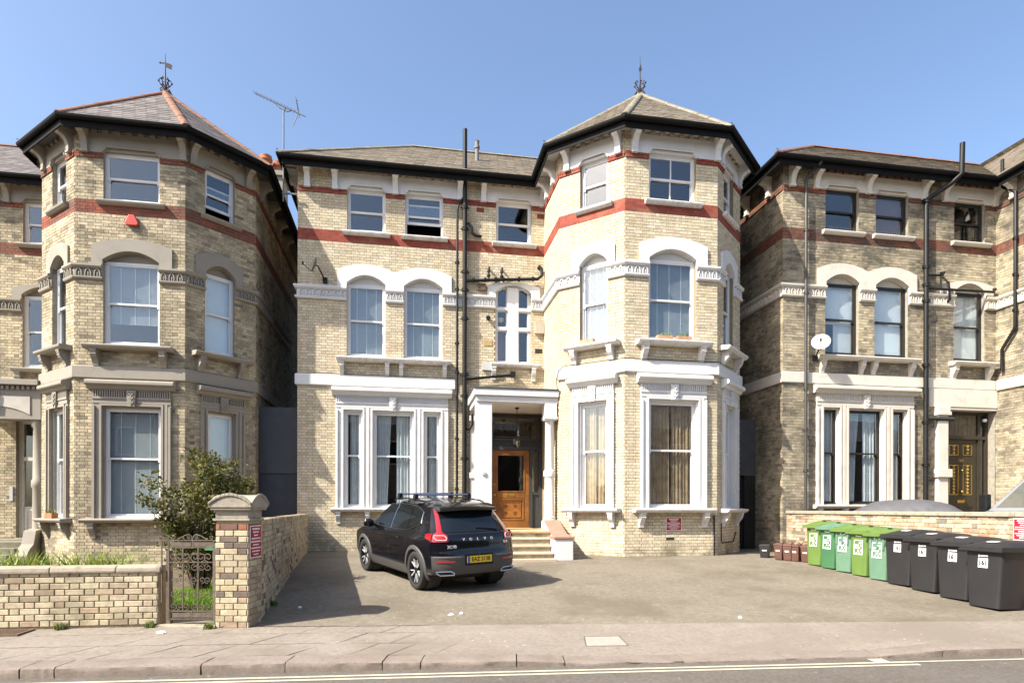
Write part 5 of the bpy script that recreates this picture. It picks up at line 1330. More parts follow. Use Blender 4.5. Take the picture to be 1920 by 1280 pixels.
# front skin
b = len(m.v); ZF = [z for z in ZL if z <= .86]
for z in ZF:
    for i in range(NX + 1):
        u = -1 + 2 * i / NX; w = half_w(z, y_front(z) - .22); m.v.append((w * u, y_front(z) - .22 * abs(u) ** 3.5, z))
for k in range(len(ZF) - 1):
    for i in range(NX): m.f.append((b + k * (NX + 1) + i + 1, b + k * (NX + 1) + i, b + (k + 1) * (NX + 1) + i, b + (k + 1) * (NX + 1) + i + 1)); m.mi.append(1 if ZF[k] < .4 else 0)
# top skin (roof, screen, bonnet) between the two upper side edges
b = len(m.v); NT_ = 16
for i in range(ny + 1):
    x0, y0, z0 = side[i][-1]
    zr = max(cr(ROOF, min(max(y0, -1.84), 2.24)), z0)
    for k in range(NT_ + 1):
        u = -1 + 2 * k / NT_; m.v.append((x0 * u, y0 + (0 if y0 > -1.5 else -.05 * (1 - u * u)), z0 + (zr - z0 + .012) * (1 - abs(u) ** 3.2)))
for i in range(ny):
    for k in range(NT_): m.f.append((b + i * (NT_ + 1) + k, b + i * (NT_ + 1) + k + 1, b + (i + 1) * (NT_ + 1) + k + 1, b + (i + 1) * (NT_ + 1) + k)); m.mi.append(0)
m.build('body', [PAINT, CLAD], car, smooth=True, angle=42)
def side_pt(y, z, sx=-1, off=.006):
    return (sx * (half_w(z, y) + off), y, z)
def side_patch(poly_rows, name, mat, parent=car, off=.006, sx=-1, smooth=True):
    """rows of (y,z) points, same count: a panel lying on the flank"""
    m = MB(); n = len(poly_rows[0])
    for r in poly_rows: m.v += [side_pt(y, z, sx, off) for y, z in r]
    m.f = [(j * n + i, j * n + i + 1, (j + 1) * n + i + 1, (j + 1) * n + i) for j in range(len(poly_rows) - 1) for i in range(n - 1)]; m.mi = [0] * len(m.f)
    return m.build(name, mat, parent, smooth=smooth)
def lerp_rows(bot, top, n=7): return [[(a[0] + (c[0] - a[0]) * k / n, a[1] + (c[1] - a[1]) * k / n) for a, c in zip(bot, top)] for k in range(n + 1)]
def rear_patch(poly_rows, name, mat, parent=car, off=.006):
    m = MB(); n = len(poly_rows[0])
    for r in poly_rows:
        for x, z in r:
            w = half_w(z, y_rear(z) + .2); u = max(-1, min(1, x / w)); m.v.append((x, y_rear(z) + .20 * abs(u) ** 4.5 - off, z))
    m.f = [(j * n + i, j * n + i + 1, (j + 1) * n + i + 1, (j + 1) * n + i) for j in range(len(poly_rows) - 1) for i in range(n - 1)]; m.mi = [0] * len(m.f)
    return m.build(name, mat, parent, smooth=True)
def seg(a, b, n): return [(a[0] + (b[0] - a[0]) * k / n, a[1] + (b[1] - a[1]) * k / n) for k in range(n + 1)]
for sx in (-1, 1):
    w1 = side_patch(lerp_rows(seg((-.02, 1.065), (.93, 1.085), 8), seg((.02, 1.51), (.42, 1.49), 8)), 'side_window', CGLASS, sx=sx, off=.004)
    w2 = side_patch(lerp_rows(seg((-.85, 1.09), (-.09, 1.065), 8), seg((-.78, 1.49), (-.05, 1.51), 8)), 'side_window', CGLASS, sx=sx, off=.004)
    w3 = side_patch(lerp_rows(seg((-1.36, 1.22), (-.88, 1.10), 6), seg((-1.22, 1.44), (-.81, 1.485), 6)), 'quarter_window', CGLASS, sx=sx, off=.004)
    m = MB(); m.tube([side_pt(y, z, sx, .008) for y, z in ((-1.36, 1.20), (-1.0, 1.085), (-.8, 1.062), (-.4, 1.05), (.1, 1.048), (.6, 1.06), (.95, 1.075))], .008, 5); m.build('window_trim', CHROME, car)
    m = MB(); m.tube([side_pt(y, z, sx, .006) for y, z in ((-.075, 1.06), (-.06, 1.2), (-.04, 1.38), (-.02, 1.515))], .007, 5); m.build('window_trim', CHROME, car)
    m = MB(); m.tube([side_pt(y, z, sx, .006) for y, z in ((-1.36, 1.22), (-1.28, 1.42), (-1.0, 1.49), (-.5, 1.525), (0, 1.53), (.4, 1.505))], .007, 5); m.build('window_trim', CHROME, car)
    # sill and arch cladding
    side_patch(lerp_rows(seg((-.95, .24), (.98, .24), 12), seg((-.90, .42), (.94, .42), 12), 3), 'sill_cladding', CLAD, sx=sx, off=.014)
    for ax in (RAX, FAX):
        m = MB(); n = 28; A0, A1 = -.35, math.pi + .35
        for i in range(n + 1):
            a = A0 + (A1 - A0) * i / n
            for r_, of in ((.372, -.05), (.378, .020), (.43, .022), (.452, .006), (.455, -.02)):
                y, z = ax + r_ * math.cos(a), WR + .012 + r_ * math.sin(a); z2 = max(z, .2); y2 = max(min(y, 2.02), -2.02); m.v.append((sx * (half_w(z2, y2) + of), y, z))
        m.f = [(i * 5 + k, (i + 1) * 5 + k, (i + 1) * 5 + k + 1, i * 5 + k + 1) for i in range(n) for k in range(4)]; m.mi = [0] * len(m.f)
        m.build('wheel_arch', CLAD, car, smooth=True, angle=50)
        m = MB(); m.lathe([(.0, -.26 if sx > 0 else .0), (.40, -.26 if sx > 0 else .0), (.40, .0 if sx > 0 else -.26)], (0, 0, 0), 24, axis='x', caps=False); lin = m.build('arch_liner', M_DARKIN, car); lin.location = (sx * (.84 if sx > 0 else .84), ax, WR + .012)
        lin.location.x = sx * .80 + (.0 if sx > 0 else .26)
    # door seams and handles
    for y0, z0, z1 in ((-.06, .43, 1.04), (.98, .45, 1.02), (-.93, .75, 1.08)):
        m = MB(); pts = [(y0, z1), (y0, (z0 + z1) / 2), (y0 + (.02 if y0 > -.5 else .12), z0)]; m.tube([side_pt(y, z, sx, -.001) for y, z in pts], .005, 4); m.build('door_seam', M_DARKIN, car)
    m = MB(); m.tube([side_pt(y, z, sx, -.001) for y, z in ((-.9, .44), (-.06, .43), (.95, .43))], .004, 4); m.build('door_seam', M_DARKIN, car)
    for y0 in (-.62, .28):
        m = MB(); m.tube([side_pt(y0 + dy, .905 + dz, sx, o_) for dy, dz, o_ in ((0, 0, -.005), (.01, .003, .028), (.08, .006, .036), (.17, .004, .034), (.20, 0, -.005))], .013, 6); m.build('door_handle', PAINT, car, smooth=True)
        m = MB(); m.tube([side_pt(y0 + dy, .917, sx, .040) for dy in (.03, .17)], .004, 4); m.build('handle_trim', CHROME, car)
    side_patch(lerp_rows(seg((-.55, .50), (.35, .52), 8), seg((-.50, .515), (.33, .535), 8), 1), 'door_crease', PAINT, sx=sx, off=.010)
    # mirror
    mr = MB(); mr.lathe([(0, -.13), (.06, -.12), (.085, -.06), (.09, 0), (.075, .07), (.03, .1), (0, .105)], (0, 0, 0), 14, axis='x'); o_ = mr.build('wing_mirror', PAINT, car, smooth=True); o_.location = (sx * 1.00, .80, 1.10); o_.scale = (1, .75, 1)
    mr = MB(); mr.box(-.06, .06, -.03, .03, -.02, .02); o_ = mr.build('mirror_arm', M_BLACK, car); o_.location = (sx * .88, .80, 1.06)
    # roof rail
    m = MB(); m.tube([(sx * x, y, z) for x, y, z in ((.60, -1.35, 1.565), (.605, -1.2, 1.60), (.605, -.5, 1.635), (.60, .1, 1.63), (.59, .35, 1.575))], .016, 6); m.build('roof_rail', M_BLACK, car, smooth=True)
# cross bars
for y in (-.72, .05):
    z = 1.70 if y < -.5 else 1.705
    m = MB(); m.prism_u(Frame((-.62, y), (1, 0)), [(-.035, z), (-.02, z + .022), (.02, z + .022), (.035, z), (.02, z - .012), (-.02, z - .012)], 0, 1.24); cb = m.build('roof_bar', pm('brushed_bar', (.35, .35, .37), .3, .05, metal=.9), car)
    for sx in (-1, 1):
        m = MB(); m.prism_o(Frame((sx * .60, y), (1, 0)), [(-.05, 1.60), (.05, 1.60), (.035, z + .026), (-.035, z + .026)], -.05, .05); m.build('bar_foot', M_BLACK, cb, bevel=.01)
# tailgate glass, spoiler, wiper
def gz(z): return .655 - .085 * (z - 1.08) / .40
rear_patch([[(x * gz(z), z) for x in [-1 + 2 * i / 14 for i in range(15)]] for z in [1.085 + .40 * k / 8 for k in range(9)]], 'rear_window', CGLASS, off=.005)
m = MB()
for i in range(17):
    u = -1 + 2 * i / 16; x = .615 * u; yb = -1.92 + .10 * abs(u) ** 3; 
    m.v += [(x, -1.52, 1.592 - .03 * u * u), (x, yb + .06, 1.545 - .025 * u * u), (x, yb, 1.515 - .022 * u * u), (x, yb + .015, 1.462 - .022 * u * u), (x, -1.60, 1.44 - .03 * u * u)]
m.f = [(i * 5 + k, (i + 1) * 5 + k, (i + 1) * 5 + (k + 1) % 5, i * 5 + (k + 1) % 5) for i in range(16) for k in range(5)] + [(0, 1, 2, 3, 4), (84, 83, 82, 81, 80)]; m.mi = [0] * len(m.f)
m.build('spoiler', PAINT, car, smooth=True, angle=50)
m = MB(); m.tube([(.02, y_rear(1.15) - .02, 1.15), (.18, y_rear(1.14) - .022, 1.135), (.50, y_rear(1.11) - .02, 1.115)], .012, 5); m.lathe([(0, 0), (.03, 0), (.025, .03), (0, .035)], (.03, y_rear(1.13) - .02, 1.13), 8, axis='y'); m.build('wiper', M_BLACK, car)
# tail lamps: tall strip beside the glass and foot wrapping onto the flank
for sx in (-1, 1):
    ro = []
    for k in range(11):
        z = .925 + .555 * k / 10; t = k / 10
        w = half_w(z, y_rear(z) + .2)
        if z < 1.085: xi, xo = .60 + .02 * t, w * .999
        else: xi, xo = gz(z) + .012, gz(z) + .012 + .085 - .040 * (z - 1.085) / .40
        xo = min(xo, w * .998)
        ro.append([(sx * (xi + (xo - xi) * i / 5), z) for i in range(6)])
    lamp = rear_patch(ro, 'tail_lamp', RED_L, off=.014)
    side_patch(lerp_rows(seg((-1.97, .94), (-1.74, .985), 5), seg((-1.93, 1.075), (-1.72, 1.05), 5), 3), 'lamp_wing', RED_L, lamp, off=.012, sx=sx)
    m = MB(); fz = lambda x, z: (x, y_rear(z) + .20 * min(1, abs(x) / half_w(z, y_rear(z) + .2)) ** 4.5 - .022, z)
    m.tube([fz(sx * x, z) for x, z in ((.64, .955), (.79, .955), (.825, .995), (.82, 1.035), (.66, 1.035), (.625, .995), (.64, .955))], .010, 5); m.build('lamp_outline', PINK_L, lamp)
    rear_patch([[(sx * x, z) for x in (.50, .58, .66, .74, .82)] for z in (.565, .60)], 'rear_reflector', RED_L, off=.012)
    m = MB(); ex = [(.50, .345), (.76, .345), (.82, .385), (.83, .41), (.56, .41), (.50, .375)]; yy = y_rear(.38) - .006
    m.tube([(sx * x, yy + .10 * (x / .86) ** 5, z) for x, z in ex + ex[:1]], .012, 6); m.build('exhaust_trim', CHROME, car)
    m = MB(); m.add([(sx * x, yy + .004 + .10 * (x / .86) ** 5, z) for x, z in ex], [tuple(range(6))]); m.build('exhaust_outlet', M_BLACK, car)
    rear_patch([[(sx * x, z) for x in [.36 + .5 * i / 6 for i in range(7)]] for z in (.655, .672)], 'bumper_trim', pm('grey_trim', (.22, .21, .20), .4), off=.010)
rear_patch([[(x, z) for x in [-.30 + .6 * i / 6 for i in range(7)]] for z in (.50, .70)], 'plate_recess', M_BLACK, off=.004)
# number plate
def rear_frame(z): return Frame((0, y_rear(z) - .018), (1, 0))
PF_ = rear_frame(.62)
m = MB(); m.fbox(PF_, -.26, .26, 0, .010, .545, .665); pl = m.build('number_plate', pm('plate_yellow', (.62, .42, .02), .4, .03, bstr=0), car)
MB().fbox(PF_, -.262, -.215, .010, .0115, .544, .666).build('plate_band', pm('plate_blue', (.01, .07, .42), .4, .03, bstr=0), pl)
put_text('plate_lettering', 'EAZ 3138', .105, M_BLACK, pl, PF_, .022, .0115, .605, depth=.0008, sx=.92, bold=.0015)
BADGE = pm('badge_silver', (.72, .72, .72), .35, .02, 9, bstr=0, metal=.2)
for i, chx in enumerate('VOLVO'):
    x = -.30 + .15 * i; put_text('badge_letter', chx, .066, BADGE, car, Frame((0, y_rear(.95) - .010), (1, 0)), x, 0, .955, depth=.003, bold=.002)
put_text('model_badge', 'XC40', .078, BADGE, car, Frame((0, y_rear(.85) + .012), (1, 0)), -.545, .02, .835, depth=.003, bold=.0012)
put_text('model_badge', 'D4', .062, BADGE, car, Frame((0, y_rear(.87) + .02), (1, 0)), .60, .028, .88, depth=.003, bold=.0012)
m = MB()
for z in (.755, 1.055): m.tube([rear_pt(-.95 + 1.9 * i / 12, z) for i in range(13)], .005, 4)
m.build('tailgate_seam', M_DARKIN, car)
MB().box(-.70, .70, -1.55, 1.95, .17, .34).build('underbody', M_BLACK, car); MB().box(-.66, .66, -2.0, -1.55, .30, .36).build('rear_valance', M_BLACK, car)
# headlamps and grille (front)
for sx in (-1, 1):
    m = MB()
    for k in range(4):
        for i in range(5):
            z = .72 + .11 * k / 3; u = .62 + .36 * i / 4; w = half_w(z, 1.98); m.v.append((sx * w * u, y_front(z) - .22 * u ** 3.5 + .008, z))
    m.f = [(k * 5 + i, k * 5 + i + 1, k * 5 + i + 6, k * 5 + i + 5) for k in range(3) for i in range(4)]; m.mi = [0] * 12
    m.build('headlamp', M_PLASTIC, car, smooth=True)
MB().box(-.42, .42, 2.21, 2.25, .50, .74).build('grille', M_BLACK, car)
# wheels
RIMM = pm('machined_alloy', (.42, .42, .43), .4, .05, 9, bstr=0, metal=.15); RIMD = pm('black_alloy', (.012, .012, .013), .3, .1, bstr=0)
def make_wheel():
    ty = MB(); ty.lathe([(.245, -.095), (.262, -.108), (.31, -.115), (.338, -.108), (.352, -.085), (.358, -.04), (.358, .04), (.352, .085), (.338, .108), (.31, .115), (.262, .108), (.245, .095)], (0, 0, 0), 48, axis='x', caps=False)
    w = ty.build('wheel', TYRE, car, smooth=True, angle=60)
    r = MB(); r.lathe([(.246, -.09), (.246, .106), (.236, .108), (.228, .085), (.228, -.09)], (0, 0, 0), 40, axis='x', caps=False); r.lathe([(.23, .0), (.226, .02), (.05, .03), (0, .03)], (0, 0, 0), 30, axis='x', caps=False); r.build('rim', RIMD, w, smooth=True, angle=50)
    for k in range(5):
        a = 2 * math.pi * k / 5 + .25
        s = MB()
        for da, ww in ((-.15, .0105), (.15, .0105)):
            c0, s0, c1, s1 = math.cos(a), math.sin(a), math.cos(a + da * 1.6), math.sin(a + da * 1.6)
            p0, p1 = (.045, c0, s0), (.236, c1, s1); q = []
            for (rr, c_, s_), hw in ((p0, ww * 1.0), (p1, ww * .85)):
                for x in (.055, .088 if rr > .1 else .075):
                    q += [(x, rr * c_ - hw * -s_, rr * s_ - hw * c_), (x, rr * c_ + hw * -s_, rr * s_ + hw * c_)]
            s.hexa([q[0], q[1], q[5], q[4], q[2], q[3], q[7], q[6]])
        s.build('spoke', RIMM, w)
    h = MB(); h.lathe([(.06, .05), (.058, .082), (.03, .088), (0, .088)], (0, 0, 0), 20, axis='x'); h.build('hub_cap', RIMD, w, smooth=True, angle=40)
    return w
wh = make_wheel(); first = True
for sx in (-1, 1):
    for ax in (RAX, FAX):
        w = wh if first else copy_tree(wh, car); first = False
        w.location = (sx * .805, ax, WR); w.rotation_euler = (rnd.uniform(0, 1), 0, 0) if sx > 0 else (rnd.uniform(0, 1), 0, math.pi)
# stand the car on the sloping driveway
rl, fl = Vector((-1.53, 10.28)), Vector((-2.96, 12.50)); fw = (fl - rl).normalized(); rt = Vector((fw.y, -fw.x))
CS = .92; ctr = rl + (rt * .74 + fw * (-RAX)) * CS; n_ = Vector((0, -.05, 1)).normalized(); f3 = Vector((fw.x, fw.y, .05 * fw.y)).normalized(); r3 = f3.cross(n_).normalized()
car.matrix_world = Matrix.Translation((ctr.x, ctr.y, yardz(ctr.x, ctr.y) + .002)) @ Matrix(((r3.x, f3.x, n_.x, 0), (r3.y, f3.y, n_.y, 0), (r3.z, f3.z, n_.z, 0), (0, 0, 0, 1))) @ Matrix.Scale(CS, 4) @ Matrix.Scale(.955, 4, (1, 0, 0))
# ------------------------------------------------------------------ wheeled bins
def bin_mesh(w, d, h, body, lidm, rib=False):
    """local: x width, -y front, origin on the ground; returns Empty with parts"""
    b = MB(); wb, db = w * .80, d * .70
    prof = [(0.02, wb, db), (.05, wb, db), (h * .86, w * .97, d * .93), (h * .90, w, d)]
    def ringp(ww, dd, z, r=.045, n=4):
        pts = []
        y0 = -d / 2 + (d - dd) * .12; y1 = y0 + dd
        for cx, cy, a0 in ((ww / 2 - r, y1 - r, 0), (-ww / 2 + r, y1 - r, 1), (-ww / 2 + r, y0 + r, 2), (ww / 2 - r, y0 + r, 3)):
            for k in range(n + 1):
                a = (a0 + k / n) * math.pi / 2; pts.append((cx + r * math.cos(a), cy + r * math.sin(a), z))
        return pts
    R_ = [ringp(ww, dd, z) for z, ww, dd in prof]; n = len(R_[0])
    for r in R_: b.v += r
    b.f = [(i * n + k, i * n + (k + 1) % n, (i + 1) * n + (k + 1) % n, (i + 1) * n + k) for i in range(len(R_) - 1) for k in range(n)] + [tuple(range(n - 1, -1, -1))]; b.mi = [0] * len(b.f)
    b.box(-w / 2 - .012, w / 2 + .012, -d / 2 - .012, d / 2 + .012, h * .895, h * .925)
    if rib:
        for sx in (-.3, 0, .3): b.prism_u(Frame((sx * w - .02, 0), (1, 0)), [(d / 2 - .02, h * .55), (d / 2 + .012, h * .60), (d / 2 + .005, h * .88), (d / 2 - .02, h * .88)], 0, .04)
    root = empty('wheelie_bin')
    bo = b.build('bin_body', body, root, smooth=True, angle=35)
    l = MB(); nx, ny_ = 10, 10; zl = h * .915
    for j in range(ny_ + 1):
        for i in range(nx + 1):
            x = (-.5 + i / nx) * (w + .05); v = j / ny_; y = -d / 2 - .055 + (d + .075) * v; t = (1 - abs(2 * i / nx - 1) ** 5) * math.sin(min(1.0, v / .62) * math.pi / 2) * (1 - .25 * max(0, v - .62) / .38)
            l.v.append((x, y, zl + .095 * t + .03 * v))
    l.f = [(j * (nx + 1) + i, j * (nx + 1) + i + 1, (j + 1) * (nx + 1) + i + 1, (j + 1) * (nx + 1) + i) for j in range(ny_) for i in range(nx)]; l.mi = [0] * len(l.f)
    e0 = [(-.5 * (w + .05), -d / 2 - .055), (.5 * (w + .05), -d / 2 - .055), (.5 * (w + .05), d / 2 + .02), (-.5 * (w + .05), d / 2 + .02)]
    l.hexa([(x, y, zl - .055) for x, y in e0] + [(x, y, zl + .002 + (.03 if k > 1 else 0)) for k, (x, y) in enumerate(e0)])
    l.box(-w / 2 - .035, w / 2 + .035, -d / 2 - .066, -d / 2 - .02, zl - .062, zl - .028)
    lo = l.build('bin_lid', lidm, root, smooth=True, angle=30)
    hd = MB(); hd.tube([(-w * .36, d / 2 + .03, h * .9), (-w * .36, d / 2 + .085, h * .93), (w * .36, d / 2 + .085, h * .93), (w * .36, d / 2 + .03, h * .9)], .016, 6); hd.build('handle', body, root)
    for sx in (-1, 1):
        q = MB(); q.lathe([(.0, -.025), (.085, -.025), (.1, -.015), (.1, .015), (.085, .025), (0, .025)], (0, 0, 0), 18, axis='x'); wo = q.build('wheel', pm('bin_wheel', (.10, .10, .10), .6), root, smooth=True, angle=40); wo.location = (sx * (w / 2 - .01), d / 2 - .10, .10)
    return root
FS = Frame((0, 0), (1, 0))
def sticker(root, w, d, h, zc, num, big=False):
    sl = (d * .93 / 2) ; yf = lambda z: -d / 2 + (d - (d * .70 + (d * .93 - d * .70) * (z / (h * .86)))) * .12 - .003
    F = Frame((0, yf(zc)), (1, 0))
    if big:
        m = MB(); s = .11; m.ring(F, -s, s, zc - s * 1.3, zc + s * 1.3, .012, 0, .004); rg = random.Random(int(zc * 1000))
        for k in range(5):
            for q in range(5):
                if rg.random() < .62: m.fbox(F, -s + .02 + q * .036, -s + .05 + q * .036, 0, .004, zc - s * 1.15 + k * .05, zc - s * 1.15 + k * .05 + .03)
        tag(m.build('printed_panel', M_WHITE, root), kind='stuff')
    else:
        c = MB().fbox(F, -.072, .072, 0, .004, zc - .075, zc + .065).build('number_sticker', M_WHITE, root)
        put_text('number', num, .105, M_BLACK, root, F, 0, .006, zc - .005, depth=.002, bold=.004, sx=.85)
    m = MB(); m.fbox(F, -.07, -.045, 0, .003, zc + (.20 if big else .085), zc + (.235 if big else .115)); m.fbox(F, -.035, .07, 0, .003, zc + (.205 if big else .09), zc + (.225 if big else .11)); m.build('maker_mark', M_WHITE, root)
BL = pm('charcoal_bin_plastic', (.020, .019, .0195), .5, .12, 5, 60, .1, .002)
GR = {'lime': pm('lime_bin_plastic', (.10, .165, .036), .5, .1, 5, bstr=0), 'green': pm('mid_green_bin_plastic', (.045, .13, .055), .5, .1, 5, bstr=0), 'teal': pm('pale_teal_bin_plastic', (.10, .185, .12), .5, .1, 5, bstr=0)}
fd, sd = Vector((-.972, -.235)), Vector((.235, -.972)); brz = math.atan2(fd.y, fd.x) + math.pi / 2
def place_bin(root, cx, cy, w, d, jig=0):
    c = Vector((cx, cy)) - fd * d / 2 - sd * w / 2; root.location = (c.x, c.y, yardz(c.x, c.y) - .008); root.rotation_euler = (-.035, 0, brz + jig)
blk = [('charcoal wheelie bin numbered 161 at the street end of the bin row', 6.95, 8.63, .0), ('charcoal wheelie bin numbered 161, second from the street end of the row', 6.97, 9.29, .03), ('charcoal wheelie bin numbered 161, third from the street end of the row', 6.94, 9.93, -.02), ('charcoal wheelie bin numbered 161 next to the green bins', 6.90, 10.54, .02)]
p0 = bin_mesh(.58, .72, .98, BL, BL); sticker(p0, .58, .72, .98, .67, '161')
m = MB(); m.fbox(FS, -.07, .07, 0, .10, .0, .004); l_ = m.build('lid_label', M_WHITE, p0); l_.location = (0, -.12, .98 * .915 + .088); l_.rotation_euler = (.14, 0, 0)
for i, (lb, x, y, j) in enumerate(blk):
    r_ = p0 if i == 0 else copy_tree(p0); tag(r_, lb, 'bin', 'charcoal wheelie bins along the wall'); place_bin(r_, x, y, .58, .72, j)
grn = [('pale teal recycling bin next to the charcoal bins', 'teal', 'lime', 6.86, 11.15, .02, True), ('lime green recycling bin between two pale teal bins', 'lime', 'lime', 6.80, 11.64, -.03, False), ('pale teal recycling bin with a lime lid beside the mid green bin', 'teal', 'lime', 6.74, 12.12, .02, True), ('mid green recycling bin second from the brown caddies', 'green', 'teal', 6.68, 12.60, 0, False), ('lime green recycling bin nearest the brown caddies', 'lime', 'lime', 6.62, 13.07, .03, False)]
for lb, c1, c2, x, y, j, rib in grn:
    r_ = bin_mesh(.47, .54, .96, GR[c1], GR[c2], rib); sticker(r_, .47, .54, .96, .56, '', True); r_.name = 'wheelie_bin'
    tag(r_, lb, 'bin', 'green recycling bins along the wall'); place_bin(r_, x, y, .47, .54, j)
    m = MB(); m.lathe([(.045, 0), (.045, .008), (.03, .012), (0, .012)], (.10, -.08, .96 * .915 + .098), 12); m.build('lid_vent', M_BLACK, r_)
gb = bin_mesh(.47, .54, .96, GR['green'], GR['green']); tag(gb, 'green wheelie bin in the garden behind the gate pillar', 'bin'); gb.location = (-4.22, 9.3, -.29); gb.rotation_euler = (0, 0, -.3)
# brown food caddies
BR = pm('brown_caddy_plastic', (.10, .048, .034), .5, .12, 6, bstr=0)
def caddy(mat):
    root = empty('food_caddy'); b = MB(); n = 4
    b.hexa([(-.085, -.11, 0), (.085, -.11, 0), (.085, .11, 0), (-.085, .11, 0), (-.105, -.135, .33), (.105, -.135, .33), (.105, .135, .33), (-.105, .135, .33)]); b.build('caddy_body', mat, root, bevel=.015)
    l = MB(); l.box(-.115, .115, -.145, .145, .33, .36); l.hexa([(-.105, -.135, .36), (.105, -.135, .36), (.105, .135, .36), (-.105, .135, .36), (-.07, -.09, .395), (.07, -.09, .395), (.07, .09, .395), (-.07, .09, .395)]); l.build('caddy_lid', mat, root, bevel=.008)
    h = MB(); h.tube([(-.112, 0, .30), (-.118, -.05, .40), (-.06, -.08, .455), (.06, -.08, .455), (.118, -.05, .40), (.112, 0, .30)], .009, 5); h.build('handle', mat, root)
    m = MB(); m.prism_o(Frame((0, -.128), (1, 0)), [(-.045, .2), (.045, .2), (.045, .23), (-.045, .23)], 0, .006); m.build('label_mark', M_WHITE, root)
    return root
cp = caddy(BR); NTH = ['brown food caddy touching the lime green bin', 'brown food caddy second from the lime green bin', 'middle brown food caddy of the five in a row', 'brown food caddy fourth from the lime green bin', 'brown food caddy at the house end of the row']
for i, px in enumerate((1533, 1514, 1496, 1480, 1464)):
    r_ = cp if i == 0 else copy_tree(cp); y = 13.72 + .14 * i; x = (px - 960) / 1140 * y; r_.location = (x, y, yardz(x, y)); r_.rotation_euler = (0, 0, -.9 + rnd.uniform(-.15, .15)); tag(r_, NTH[i], 'food caddy', 'brown food caddies in a row')
dk = caddy(pm('dark_crate_plastic', (.02, .018, .018), .5)); dk.location = (6.14, 14.75, -.02); dk.rotation_euler = (0, 0, -.5); dk.scale = (1.1, 1.1, .85); tag(dk, 'black caddy standing behind the brown food caddies', 'food caddy')
# ------------------------------------------------------------------ covered car
cc = MB(); nl, nw = 60, 30; Lc, Wc = 3.7, 1.62; rg = random.Random(4)
for i in range(nl + 1):
    s = i / nl; hz = cr([(0, .55), (.04, .80), (.2, .93), (.33, 1.20), (.5, 1.31), (.7, 1.27), (.86, 1.02), (.96, .82), (1, .5)], s)
    for k in range(nw + 1):
        t = -1 + 2 * k / nw; a = abs(t)
        xw_ = Wc / 2 * math.copysign(min(1, a / .78) ** .9 if a < .78 else 1.0 + .03 * (a - .78), t) * (.82 + .18 * (1 - (2 * s - 1) ** 4))
        zz = hz * (1 - .22 * min(1, a / .78) ** 3) if a <= .78 else hz * .78 * (1 - (a - .78) / .22) + .05
        wr = .035 * math.sin(s * 75 + 6 * math.sin(5 * t)) * min(1, max(0, (a - .45) / .3)) + .012 * math.sin(s * 23 + t * 9)
        cc.v.append((xw_ + (wr if a > .5 else 0), (s - .5) * Lc, zz + wr * .5))
cc.f = [(i * (nw + 1) + k, i * (nw + 1) + k + 1, (i + 1) * (nw + 1) + k + 1, (i + 1) * (nw + 1) + k) for i in range(nl) for k in range(nw)]; cc.mi = [0] * len(cc.f)
for i in (0, nl): cc.f.append(tuple(range(i * (nw + 1), (i + 1) * (nw + 1)))); cc.mi.append(0)
co = cc.build('covered_car', pm('grey_car_cover', (.085, .083, .088), .7, .15, 6, 50, .3, .01), None, smooth=True); co.location = (9.85, 14.85, .09); co.rotation_euler = (0, 0, .95); tag(co, 'car under a grey fabric cover behind the mixed brick wall', 'covered car')
# ------------------------------------------------------------------ silver van, nose to the wall
vn = empty('parked_van', (8.95, 11.3, -.02), .12, 'silver grey van with black mirrors behind the mixed brick wall', 'van'); SIL = NT('silver_paint'); SIL.bsdf((.42, .43, .44), .28, .55, .5, None, 0, 0, Coat_Weight=.6, Coat_Roughness=.05); SIL = SIL.m
VGLASS = NT('opaque_van_glass'); VGLASS.bsdf((.10, .10, .085), .05, 0, .8, None, 0, 0, Coat_Weight=.5, Coat_Roughness=.01); VGLASS = VGLASS.m  # opaque panes; light seen through the cab is put into the paler base colour
VP = [(0, .35), (0, .72), (.05, .88), (.25, 1.02), (.75, 1.16), (1.55, 1.86), (1.75, 1.93), (3.2, 1.96), (4.35, 1.93), (4.45, 1.8), (4.5, .35)]
def vw(z): return .90 - (.0 if z < 1.1 else .10 * (z - 1.1) / .85)
m = MB(); n = len(VP)
for s_ in (-1, 1):
    for x, z in VP: m.v.append((x, s_ * (vw(z) - (.10 if x < .1 else 0)), z))
m.f = [(i, (i + 1) % n, n + (i + 1) % n, n + i) for i in range(n)] + [tuple(range(n - 1, -1, -1)), tuple(range(n, 2 * n))]; m.mi = [0] * len(m.f)
m.build('van_body', SIL, vn, bevel=.05)
